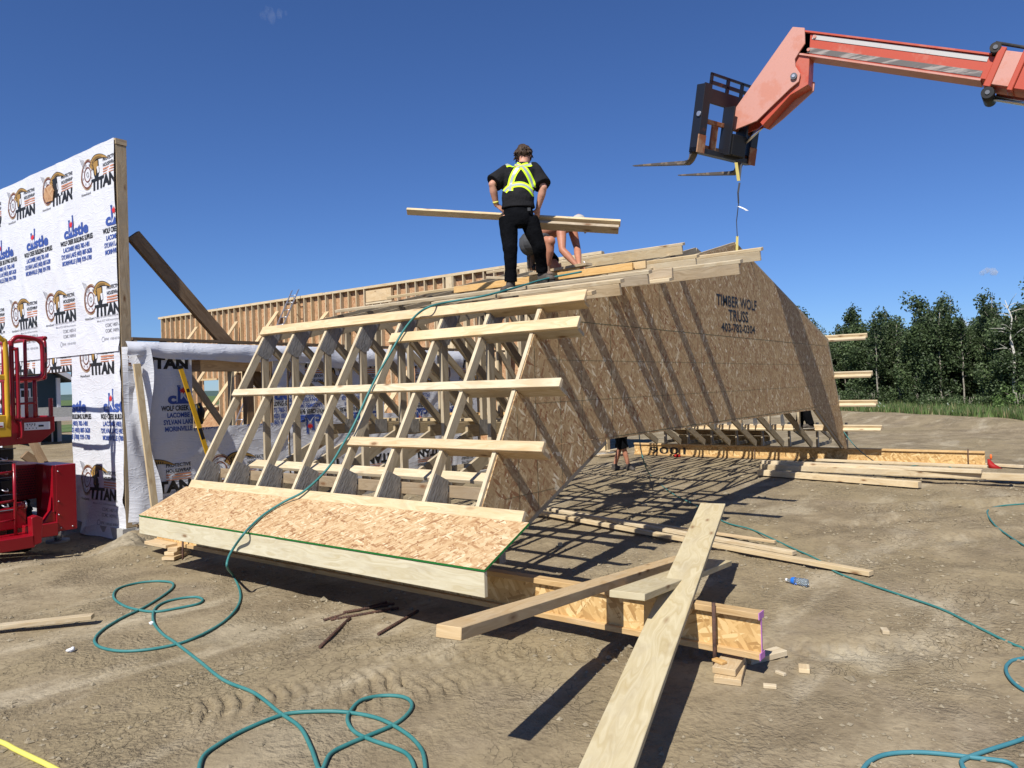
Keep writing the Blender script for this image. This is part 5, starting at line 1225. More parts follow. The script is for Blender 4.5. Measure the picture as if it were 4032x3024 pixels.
    cab = bxx('cab', (5.05, -10.6, .8), (5.85, -9.1, 2.45), 'boom_orange'); bxx('window', (5.03, -10.45, 1.5), (5.87, -9.25, 2.3), 'black', cab)
    for x in (5.05, 7.15):
        for y in (-8.7, -11.9):
            mb = MB(); mb.tube([(x - .2, y, .47), (x - .17, y, .47), (x + .17, y, .47), (x + .2, y, .47)], [.56, .64, .64, .56], 'rubber', 28); wh = mb.build('wheel', t)
            mb = MB(); mb.tube([(x - .21, y, .47), (x + .21, y, .47)], .28, 'boom_faded', 20); mb.build('rim', wh)
telehandler()
# sling strap
t = thing('lifting_strap', 'yellow and dark webbing strap hanging from the right fork to the roof ridge', 'strap', (6.2, -.05, 3.7))
def ribbon(pts, w_, mat, nm, tw=.0):
    mb = MB(); 
    for k in range(len(pts) - 1):
        a, b = V(pts[k]), V(pts[k + 1]); r_ = V((.6, -.8, 0)) * math.cos(tw * k) + V((.8, .6, 0)) * math.sin(tw * k)
        mb.board(a, b, r_ * w_ / 2, V((.8, .6, 0)).cross(V((0, 0, 1))).cross(r_) * .0 + r_.cross(V((0, 0, 1))) * .003, mat)
    mb.build(nm, t)
S0 = V((6.120, -0.114, 4.886)); S1 = V((6.130, -0.126, 4.642)); S2 = V((6.117, -0.106, 4.343)); S3 = V((6.098, -0.079, 3.857)); S4 = V((6.091, -0.068, 3.625))
ribbon([V((6.054, -0.109, 4.928)), V((6.102, -0.122, 4.667))], .045, 'strap', 'yellow_loop'); ribbon([V((6.200, -0.137, 4.955)), V((6.138, -0.120, 4.674))], .03, 'strap_dark', 'dark_loop')
ribbon([S1, V((6.115, -0.104, 4.493)), S2, V((6.095, -0.076, 4.082)), S3], .028, 'strap_dark', 'webbing', .5); ribbon([S3, S4], .035, 'strap', 'yellow_end')
ribbon([V((6.114, -0.102, 4.298)), V((6.115, -0.188, 4.247)), V((6.142, -0.223, 4.216))], .04, 'white', 'tag')
# ------------------------------------------------------------------ scissor lift at the left edge
def scissor_lift():
    t = thing('scissor_lift', 'red scissor lift with a yellow gate parked before the wrapped tall wall', 'scissor lift', (-1.6, 7.2, -.2))
    def bx(nm, lo, hi, mat, par=None, ax=0, bev=.008): mb = MB(); mb.box(lo, hi, mat, ax); return mb.build(nm, par or t, bevel=bev)
    Y0 = 5.8
    # platform with slanted lower right corner
    mb = MB(); mb.prism([(-2.30, Y0, 1.20), (-1.02, Y0, 1.24), (-.86, Y0, 1.37), (-.86, Y0, 1.54), (-2.30, Y0, 1.52)], (0, .025, 0), 'lift_red'); mb.box((-2.28, Y0 + .03, 1.46), (-.88, 8.3, 1.50), 'lift_red')
    mb.box((-.885, Y0 + .03, 1.36), (-.86, 8.3, 1.55), 'lift_red', 1); mb.box((-2.30, Y0 + .03, 1.36), (-2.275, 8.3, 1.55), 'lift_red', 1); pf = mb.build('platform', t, bevel=.004)
    mb = MB(); mb.box((-1.19, Y0 - .008, 1.39), (-.915, Y0 - .002, 1.48), 'white'); lp = mb.build('control_decal', pf)
    mb = MB(); mb.box((-1.04, Y0 - .011, 1.425), (-.985, Y0 - .008, 1.445), 'black')
    for k in range(7): mb.box((-1.175 + .018 * k, Y0 - .011, 1.405 + .03 * (k % 2)), (-1.168 + .018 * k, Y0 - .008, 1.417 + .03 * (k % 2)), 'black')
    for k in range(4): mb.box((-1.165 + .026 * k, Y0 - .011, 1.452), (-1.152 + .026 * k, Y0 - .008, 1.466), 'grey_plastic')
    mb.build('decal_print', lp)
    def rail(nm, pts, r=.022, mat='lift_red', par=None, n=5): return MB().tube(smooth_path(pts, n), r, mat, 10).build(nm, par or t)
    def loop(x0, x1, z0, z1, y, rr, r=.022, mat='lift_red', nm='rail_loop', par=None):
        c = [(x0, z1 - rr), (x0 + rr * .3, z1 - rr * .3), (x0 + rr, z1), (x1 - rr, z1), (x1 - rr * .3, z1 - rr * .3), (x1, z1 - rr), (x1, z0 + rr), (x1 - rr * .3, z0 + rr * .3), (x1 - rr, z0), (x0, z0)]
        pts = [V((x, y, z)) for x, z in c]
        return MB().tube(smooth_path(pts, 4), r, mat, 10).build(nm, par or t)
    # near end: rounded loop with its left post running down to the platform
    rail('guard_rail', [(-1.30, Y0, 1.53), (-1.30, Y0, 1.9), (-1.30, Y0, 2.36), (-1.28, Y0, 2.44), (-1.22, Y0, 2.48), (-1.06, Y0, 2.465), (-1.0, Y0, 2.43), (-.975, Y0, 2.36), (-.975, Y0, 2.10), (-.99, Y0, 2.03), (-1.05, Y0, 2.0), (-1.29, Y0, 1.99)], .026)
    rail('guard_rail', [(-1.14, Y0 + .05, 1.53), (-1.14, Y0 + .05, 2.45)], .020); rail('guard_rail', [(-1.055, Y0 + .03, 1.53), (-1.055, Y0 + .03, 1.99)], .024); rail('guard_rail', [(-1.29, Y0, 1.70), (-1.06, Y0, 1.71)], .014)
    rail('guard_rail', [(-1.27, Y0 - .05, 1.54), (-1.262, Y0 - .05, 1.60), (-1.262, Y0 - .05, 2.28), (-1.275, Y0 - .05, 2.33), (-1.30, Y0 - .03, 2.34)], .022)
    # side rails running back
    rail('guard_rail', [(-1.34, 8.2, 2.56), (-1.0, 8.2, 2.56)], .02)
    rail('guard_rail', [(-.90, Y0 + .9, 1.98), (-.90, Y0 + .22, 2.0), (-.90, Y0 + .14, 2.06), (-.90, Y0 + .12, 2.38), (-.90, Y0 + .16, 2.46), (-.90, Y0 + .3, 2.49), (-.90, 8.2, 2.49)], .024)
    rail('guard_rail', [(-.90, Y0 + .2, 2.0), (-.90, 8.2, 2.0)], .02); rail('guard_rail', [(-.90, 7.2, 1.5), (-.90, 7.2, 2.49)], .02); rail('guard_rail', [(-.90, 8.2, 1.5), (-.90, 8.2, 2.49)], .02); rail('guard_rail', [(-2.27, 8.2, 2.49), (-2.27, Y0, 2.49), (-2.27, Y0, 1.5)], .022, n=1); rail('guard_rail', [(-2.27, 8.2, 1.5), (-2.27, 8.2, 2.49), (-.90, 8.2, 2.49)], .022, n=1)
    bx('control_box', (-1.02, Y0 + .35, 1.53), (-.90, Y0 + .55, 1.78), 'grey_plastic'); bx('post_stub', (-.90, Y0 + .02, 1.53), (-.862, Y0 + .07, 1.76), 'lift_red')
    rail('hand_hold', [(-1.265, Y0 - .01, 1.50), (-1.245, Y0 - .05, 1.50), (-1.235, Y0 - .055, 1.44), (-1.235, Y0 - .055, 1.32), (-1.26, Y0 - .02, 1.30)], .013)
    for z in (2.12, 2.30): bx('hinge', (-.955, Y0 - .01, z), (-.93, Y0 + .03, z + .07), 'black')
    # yellow gate
    g = thing('x', 'x', 'x'); bpy.data.objects.remove(g)
    gt = rail('entry_gate', [(-2.0, Y0 - .05, 1.45), (-2.0, Y0 - .05, 2.35), (-1.95, Y0 - .05, 2.46), (-1.85, Y0 - .05, 2.50), (-1.52, Y0 - .05, 2.50), (-1.41, Y0 - .05, 2.44), (-1.375, Y0 - .05, 2.33), (-1.37, Y0 - .05, 1.44)], .027, 'lift_yellow')
    bx('gate_panel', (-2.0, Y0 - .065, 1.33), (-1.34, Y0 - .035, 1.58), 'lift_yellow', gt); bx('gate_bar', (-2.0, Y0 - .06, 1.98), (-1.38, Y0 - .04, 2.04), 'lift_yellow', gt); bx('gate_decal', (-1.56, Y0 - .069, 1.44), (-1.42, Y0 - .066, 1.50), 'white', gt); bx('gate_decal', (-1.55, Y0 - .0715, 1.445), (-1.43, Y0 - .0695, 1.462), 'lift_red', gt)
    # scissor stack seen end on
    for k, z in enumerate((1.04, .88, .68, .50)):
        mb = MB(); mb.box((-1.60, Y0 + .1, z), (-1.43 + .0, 8.0, z + .13), 'black', 1); mb.box((-1.40, Y0 + .14, z + .015), (-1.25, 8.0, z + .145), 'black', 1); mb.build('scissor_arm', t, bevel=.012)
        mb = MB(); mb.tube([(-1.42, Y0 + .05, z + .05), (-1.40, Y0 + .02, z + .03), (-1.36, Y0 + .03, z + .02), (-1.35, Y0 + .08, z + .05)], .008, 'alu', 6); mb.build('locking_ring', t)
    for z in (1.18, 1.01, .85, .65, .47): 
        bx('arm_edge', (-1.61, Y0 + .095, z), (-1.24, Y0 + .105, z + .012), 'grey_plastic')
    # ladder frame in front
    rail('step_ladder', [(-1.325, Y0 - .06, .20), (-1.325, Y0 - .06, 1.02)], .018, n=2); 
    for z in (.38, .60, .93): rail('step_rung', [(-1.70, Y0 - .06, z - .02), (-1.325, Y0 - .06, z)], .014, n=2)
    # engine cover with perforations
    mb = MB(); mb.box((-1.22, Y0 + .55, .52), (-.80, 8.4, .955), 'lift_red', 1); cv = mb.build('engine_cover', t, bevel=.01)
    mb = MB()
    for r_ in range(11):
        for c in range(14): x = -1.20 + .029 * c + .014 * (r_ % 2); z = .58 + .031 * r_; mb.box((x, Y0 + .545, z), (x + .017, Y0 + .551, z + .011), 'black')
    mb.build('vent_grille', cv)
    # outrigger box and lower frame
    mb = MB(); mb.box((-.875, Y0 - .02, .16), (-.645, Y0 + .55, .955), 'lift_red', 1); ob = mb.build('outrigger_box', t, bevel=.006)
    mb = MB()
    for x, z in ((-.85, .88), (-.85, .52), (-.85, .36), (-.83, .20), (-.70, .20)): mb.ball((x, Y0 - .024, z), .009, 'alu', 8, 5)
    mb.build('bolt', ob)
    mb = MB(); mb.prism([(-1.05, Y0, .16), (-.875, Y0, .16), (-.875, Y0, .42), (-.92, Y0, .42), (-1.0, Y0, .30), (-1.07, Y0, .29)], (0, .3, 0), 'lift_red'); mb.build('gusset', t, bevel=.006)
    mb = MB(); mb.prism([(-.875, Y0 - .018, .40), (-.875, Y0 - .018, .955), (-.885, Y0 + .2, .955), (-.93, Y0 + .2, .42)], (-.03, 0, 0), 'lift_red'); mb.build('gusset', t)
    bx('front_frame', (-2.6, Y0 - .25, .06), (-1.20, Y0 + .1, .20), 'lift_red'); bx('front_frame', (-1.20, Y0 - .05, .12), (-.87, Y0 + .25, .28), 'lift_red')
    mb = MB(); mb.prism([(-1.22, Y0 - .25, .08), (-1.13, Y0 - .25, .10), (-1.11, Y0 - .25, .38), (-1.17, Y0 - .25, .42), (-1.23, Y0 - .25, .40)], (0, .12, 0), 'lift_red'); mb.build('tow_bracket', t, bevel=.006)
    bx('axle_frame', (-1.7, Y0 + .1, .25), (-1.15, Y0 + .35, .50), 'lift_red')
    mb = MB(); mb.tube([(-1.30, Y0 - .02, .53), (-1.22, Y0 - .02, .53)], .04, 'lift_red', 12); mb.tube([(-1.215, Y0 - .02, .53), (-1.20, Y0 - .02, .53)], .045, 'alu', 12); mb.build('hub', t)
    for y in (6.7, 8.7):
        for x in (-1.02, -2.3):
            mb = MB(); mb.tube([(x - .12, y, .19), (x - .10, y, .19), (x + .10, y, .19), (x + .12, y, .19)], [.33, .385, .385, .33], 'rubber', 26)
            for k in range(22):
                a = k * 2 * math.pi / 22; p = V((x, y + .385 * math.cos(a), .19 + .385 * math.sin(a))); mb.board(p - V((.11, 0, 0)), p + V((.11, 0, 0)), V((0, -math.sin(a), math.cos(a))) * .02, V((0, math.cos(a), math.sin(a))) * .012, 'rubber')
            wh = mb.build('wheel', t); mb = MB(); mb.tube([(x - .125, y, .19), (x + .125, y, .19)], .18, 'lift_red', 18); mb.build('rim', wh)
    bx('chassis', (-2.2, Y0 + .5, .22), (-1.15, 9.1, .45), 'black'); bx('chassis_rail', (-1.2, Y0 + .7, .3), (-.95, 9.1, .5), 'black')
    mb = MB(); mb.tube([(-.76, Y0 + .25, .16), (-.76, Y0 + .25, .02)], .04, 'alu', 10); mb.tube([(-.76, Y0 + .25, .02), (-.76, Y0 + .25, -.01)], .13, 'grey_plastic', 20); mb.build('outrigger_foot', t)
scissor_lift()
lf = bpy.data.objects['scissor_lift']; lf.scale = (1.08, 1.08, 1.08)
lf.location = CL + (lf.location - CL) * 1.08      # parked a little nearer the wrapped wall, full machine size

# ------------------------------------------------------------------ people
CRh = V((.5988, -.8009, 0)).normalized(); CFh = V((.8009, .5988, 0)).normalized(); ZZ = V((0, 0, 1))
def remesh_obj(mb, name, parent, voxel=.012, smooth=6):
    me = mb.mesh(name); o = bpy.data.objects.new(name, me); COL.objects.link(o)
    m = o.modifiers.new('r', 'REMESH'); m.mode = 'VOXEL'; m.voxel_size = voxel; m.use_smooth_shade = True
    s_ = o.modifiers.new('s', 'SMOOTH'); s_.factor = .5; s_.iterations = smooth
    dg = bpy.context.evaluated_depsgraph_get(); dg.update(); me2 = bpy.data.meshes.new_from_object(o.evaluated_get(dg)); me2.name = name
    o.modifiers.clear(); o.data = me2; bpy.data.meshes.remove(me)
    for mt in mb.mats:
        if mt.name not in [x.name for x in me2.materials if x]: me2.materials.append(mt)
    if parent is not None:
        me2.transform(Matrix.Translation(-parent.location)); o.parent = parent
    return o
def limb(mb, pts, rad, mat, seg=14):
    pts = [V(p) for p in pts]; mb.tube(pts, rad, mat, seg)
    for p, r in zip(pts, rad): mb.ball(p, r if not isinstance(r, tuple) else sum(r) / 2, mat, 12, 8)
def hand(mb, wr, direc, palmn, curl, thumb, mat='skin', s=1.):
    """palm + five separate fingers; direc = pointing, palmn = palm normal, thumb = side vector"""
    d = V(direc).normalized(); n = V(palmn); n = (n - d * n.dot(d)).normalized(); sd = V(thumb); sd = (sd - d * sd.dot(d) - n * sd.dot(n)).normalized()
    wr = V(wr); L_ = .095 * s
    mb.loft([(wr - d * .01, sd * .027 * s, n * .021 * s), (wr + d * .02, sd * .033 * s, n * .019 * s), (wr + d * L_ * .75, sd * .043 * s, n * .015 * s), (wr + d * L_, sd * .041 * s, n * .012 * s)], mat, 14)
    for k, ln in enumerate((.072, .080, .074, .058)):
        b = wr + d * (L_ - .006) + sd * (.031 - .0205 * k) * s; p = [b]; ang = 0; q = b
        for j, f in enumerate((.45, .32, .23)):
            ang += curl * (.8 if j == 0 else 1.); v = d * math.cos(ang) + n * math.sin(ang); q = q + v * ln * f * s; p.append(q)
        limb(mb, p, [.0088 * s, .0083 * s, .0076 * s, .0068 * s], mat, 8)
    b = wr + d * .028 * s + sd * .030 * s; p1 = b + (sd * .8 + d * .6 + n * .25) * .032 * s; p2 = p1 + (d * .85 + n * .5 * (1 if curl > .3 else .3) + sd * .2) * .028 * s
    limb(mb, [b - sd * .012, b, p1, p2], [.014 * s, .012 * s, .0098 * s, .008 * s], mat, 8)
def head(mb, c, face, up, mat, s=1.):
    f = V(face).normalized(); u = V(up); u = (u - f * u.dot(f)).normalized(); r = f.cross(u)
    c = V(c)
    rings = []
    for h, a, b, o in ((-.115, .035, .035, .025), (-.10, .050, .055, .022), (-.07, .060, .075, .015), (-.03, .068, .088, .004), (.01, .074, .094, 0), (.05, .075, .094, -.004), (.085, .064, .080, -.008), (.110, .040, .05, -.01), (.120, .012, .016, -.01)):
        rings.append((c + u * h * s + f * o * s, r * a * s, f * b * s))
    mb.loft(rings, mat, 20)
    mb.loft([(c + f * .085 * s + u * .02 * s, r * .010 * s, u * .012 * s), (c + f * .108 * s - u * .012 * s, r * .016 * s, u * .014 * s), (c + f * .094 * s - u * .028 * s, r * .014 * s, u * .008 * s)], mat, 10)
    for sg in (-1, 1): mb.ball(c + r * .076 * sg * s - f * .004, V((.018, .018, .030)) * s, mat, 8, 6)
    mb.ball(c + f * .082 * s - u * .055 * s, V((.022, .022, .010)) * s, mat, 8, 6)
def eyes(c, face, up, parent, s=1.):
    f = V(face).normalized(); u = V(up); u = (u - f * u.dot(f)).normalized(); r = f.cross(u); mb = MB()
    for sg in (-1, 1): mb.ball(V(c) + f * .080 * s + r * .031 * sg * s + u * .012 * s, .012 * s, 'white', 8, 6); mb.ball(V(c) + f * .089 * s + r * .031 * sg * s + u * .012 * s, .006 * s, 'black', 8, 6)
    mb.build('eye', parent)
def boot(an, toe, mat, parent, solemat='sole', s=1.):
    an, toe = V(an), V(toe); d = toe - an; d.z = 0; d.normalize(); sd = d.cross(ZZ); zf = toe.z - .03
    mb = MB(); g0_ = V((an.x, an.y, toe.z - .02))
    mb.loft([(an + ZZ * .05, sd * .052, d * .058), (an, sd * .050, d * .062), (g0_ + d * .01 + ZZ * .05, sd * .048, d * .085), (g0_ + d * .03 + ZZ * .015, sd * .050, d * .115), (g0_ + d * .04 - ZZ * .01, sd * .050, d * .125)], mat, 16)
    mb.loft([(g0_ + d * .04 + ZZ * .055, sd * .044, ZZ * .045), (g0_ + d * .11 + ZZ * .035, sd * .050, ZZ * .045), (g0_ + d * .17 + ZZ * .022, sd * .046, ZZ * .036), (g0_ + d * .205 + ZZ * .015, sd * .028, ZZ * .02)], mat, 14)
    o = remesh_obj(mb, 'boot', parent, .012, 3)
    mb = MB(); mb.loft([(g0_ + d * .055 - ZZ * .032, sd * .052, d * .150), (g0_ + d * .055 - ZZ * .008, sd * .054, d * .152)], solemat, 20); so_ = mb.build('sole', o)
    return o

def standing_man():
    # joints
    hipL, kneeL, ankL, toeL = V((2.301, 1.294, 3.695)), V((2.257, 1.238, 3.308)), V((2.294, 1.274, 2.962)), V((2.178, 1.262, 2.858))
    hipR, kneeR, ankR, toeR = V((2.474, 1.113, 3.682)), V((2.515, 1.010, 3.385)), V((2.674, 1.082, 3.099)), V((2.650, 0.948, 3.003))
    pel, waist, chest, neck = V((2.383, 1.201, 3.747)), V((2.391, 1.205, 3.900)), V((2.479, 1.237, 4.178)), V((2.589, 1.272, 4.407))
    shL, shR = V((2.438, 1.391, 4.312)), V((2.650, 1.141, 4.326)); elL, elR = V((2.251, 1.475, 4.144)), V((2.615, 0.988, 4.090)); wrL, wrR = V((2.340, 1.491, 3.921)), V((2.640, 1.090, 3.870))
    hd = V((2.677, 1.304, 4.528))
    base = V((toeL.x, toeL.y, min(toeL.z, toeR.z) - .03))
    t = thing('person', 'man in black clothes and a lime reflective harness standing on the roof holding a board', 'person', base)
    face = (CFh * .9 + CRh * .35 - ZZ * .55).normalized(); up = (ZZ + CFh * .5).normalized()
    mb = MB(); head(mb, hd, face, up, 'skin', 1.06)
    limb(mb, [neck - ZZ * .03, hd - up * .06], [.062, .055], 'skin'); 
    mb.loft([(neck, CRh * .08, CFh * .06), (chest + ZZ * .12, CRh * .17, CFh * .10), (chest, CRh * .165, CFh * .11), (waist, CRh * .145, CFh * .10), (pel, CRh * .16, CFh * .11), (pel - ZZ * .08, CRh * .14, CFh * .10)], 'skin', 20)
    for a, b, c in ((shL, elL, wrL), (shR, elR, wrR)): limb(mb, [a, a.lerp(b, .5), b, b.lerp(c, .35), c], [.060, .054, .046, .049, .032], 'skin')
    for a, b, c in ((hipL, kneeL, ankL), (hipR, kneeR, ankR)): limb(mb, [a, a.lerp(b, .5), b, b.lerp(c, .35), c], [.085, .070, .054, .052, .038], 'skin')
    hand(mb, wrL, CRh * .75 - ZZ * .62 + CFh * .1, -ZZ * .6 + CFh * .5, .35, CFh * .5 + ZZ * .2, 'skin'); hand(mb, wrR, -CRh * .15 - ZZ * .8 + CFh * .35, CFh * .7 - CRh * .3, .35, -CRh + CFh * .2, 'skin')
    remesh_obj(mb, 'body', t, .011, 3); eyes(hd, face, up, t)
    # hair: layered tufts
    mb = MB(); u = up; r = face.cross(u).normalized(); c = hd
    mb.ball(c + u * .035 - face * .022, V((.106, .106, .108)), 'hair', 16, 10, .25)
    rnd = random.Random(2)
    for k in range(150):
        th = rnd.uniform(0, 6.28); ph = rnd.uniform(0, 1.9); dv = (u * math.cos(ph) + (r * math.cos(th) + face * math.sin(th)) * math.sin(ph)).normalized()
        if dv.dot(face) > .55 and dv.dot(u) < .5: continue
        p = c + u * .02 - face * .02 + dv * .082; q = p + (dv * .45 - u * .6 + r * rnd.uniform(-.5, .5)).normalized() * rnd.uniform(.035, .07)
        mb.tube([p, p.lerp(q, .5) + dv * .009, q], [.016, .013, .003], 'hair', 5)
    mb.build('hair', t)
    # trousers
    mb = MB()
    mb.loft([(waist - ZZ * .055, CRh * .168, CFh * .118), (pel, CRh * .182, CFh * .135), (pel - ZZ * .07, CRh * .185, CFh * .135), (pel - ZZ * .13, CRh * .17, CFh * .12)], 'jeans', 26)
    for a, b, c_, s_ in ((hipL, kneeL, ankL, 1), (hipR, kneeR, ankR, 1)):
        P_ = [a + ZZ * .03, a.lerp(b, .35), a.lerp(b, .7), b, b.lerp(c_, .25), b.lerp(c_, .5), b.lerp(c_, .75), c_.lerp(b, .03) - ZZ * .02]; rr = [.112, .108, .094, .082, .078, .072, .072, .078]
        P2 = []; R2 = []
        for k in range(len(P_) - 1):
            for j in range(6):
                f = j / 6; q = P_[k].lerp(P_[k + 1], f); ra = rr[k] * (1 - f) + rr[k + 1] * f
                w_ = .010 * noise.noise((q.z * 13, s_ * 3, 1)) * (1.9 if k > 4 else .8)
                P2.append(q + CRh * .006 * noise.noise((q.z * 9, 5 * s_, 2))); R2.append(ra + w_)
        mb.tube(P2, R2, 'jeans', 20)
    o = remesh_obj(mb, 'trousers', t, .010, 2)
    mb = MB(); q = pel + CRh * .125 + ZZ * .045 - CFh * .128; mb.board(q - CRh * .018, q + CRh * .018, ZZ * .018, CFh * .003, 'shorts_grey'); mb.build('patch', o)
    q = hipR - ZZ * .12 + CRh * .115; mb = MB(); mb.board(q - ZZ * .09, q + ZZ * .09, CFh * .06, CRh * .012, 'jeans'); mb.build('leg_pocket', o, bevel=.01)
    # shirt
    mb = MB()
    mb.loft([(neck + ZZ * .025 - CFh * .005, CRh * .075, CFh * .065), (neck - ZZ * .03, CRh * .115, CFh * .085), (chest + ZZ * .135, CRh * .192, CFh * .118), (chest + ZZ * .06, CRh * .205, CFh * .135), (chest - ZZ * .06, CRh * .200, CFh * .138), (waist + ZZ * .12, CRh * .186, CFh * .128), (waist + ZZ * .06, CRh * .194, CFh * .134), (waist + ZZ * .0, CRh * .188, CFh * .130), (waist - ZZ * .065, CRh * .202, CFh * .142)], 'shirt', 28)
    for a, b in ((shL, elL), (shR, elR)):
        d = (b - a); mb.tube([a - d * .25, a, a.lerp(b, .3), a.lerp(b, .6), a.lerp(b, .9)], [.080, .095, .098, .104, .112], 'shirt', 18)
    sh = remesh_obj(mb, 'shirt', t, .011, 3)
    # harness: bands laid over the back of the shirt, projected onto its surface
    dg = bpy.context.evaluated_depsgraph_get()
    from mathutils.bvhtree import BVHTree
    me = sh.data; bv = BVHTree.FromPolygons([v.co.copy() for v in me.vertices], [tuple(p.vertices) for p in me.polygons])
    off = t.location
    def band(pts, wid, mat, nm, lift=.006, par=None):
        """pts = points in (right, up) relative to the chest, laid on the back"""
        sp = smooth_path([V((a, b, 0)) for a, b in pts], 8); mb = MB(); mi = mb.m(mat); i = 0; rows = []
        for k, p in enumerate(sp):
            dd = (sp[min(k + 1, len(sp) - 1)] - sp[max(k - 1, 0)]).normalized(); nr = V((-dd.y, dd.x, 0))
            row = []
            for j in range(5):
                q = p + nr * wid * (j / 4 - .5); o3 = chest + CRh * q.x + ZZ * q.y - CFh * 1.0
                h = bv.ray_cast(o3 - off, CFh)
                if h[0] is None: row.append(None); continue
                row.append(h[0] + off - CFh * lift)
            rows.append(row)
        idx = {}
        for k, row in enumerate(rows):
            for j, q in enumerate(row):
                if q is not None: idx[k, j] = len(mb.v); mb.v.append(q)
        for k in range(len(rows) - 1):
            for j in range(4):
                ks = [(k, j), (k, j + 1), (k + 1, j + 1), (k + 1, j)]
                if all(x in idx for x in ks): mb.face([idx[x] for x in ks], [(0, 0)] * 4, mi, True)
        o = mb.build(nm, par or sh); return o
    X0 = .02
    for nm, pts in (('harness_strap', [(-.06 + X0, .22), (.0 + X0, .17), (.065 + X0, .08), (.115 + X0, -.02), (.135 + X0, -.10)]), ('harness_strap', [(.125 + X0, .215), (.03 + X0, .185), (-.04 + X0, .125), (-.105 + X0, .02), (-.135 + X0, -.10), (-.14 + X0, -.16)]), ('harness_strap', [(-.16, .20), (-.11, .215), (-.05, .195)]), ('harness_belt', [(-.185, -.155), (-.12, -.095), (-.03, -.075), (.05, -.085), (.12, -.135), (.175, -.20)])):
        ho = band(pts, .074, 'hivis', nm); band(pts, .030, 'reflect', 'reflective_stripe', .0095, ho)
    mb = MB(); wq = wrL - (wrL - elL).normalized() * .03; mb.tube([wq - (wrL - elL).normalized() * .012, wq + (wrL - elL).normalized() * .012], .036, 'hose_yellow', 14); mb.build('wristband', t)
    boot(ankL, toeL, 'boot', t, 'rubber'); boot(ankR, toeR, 'boot', t, 'rubber')
standing_man()

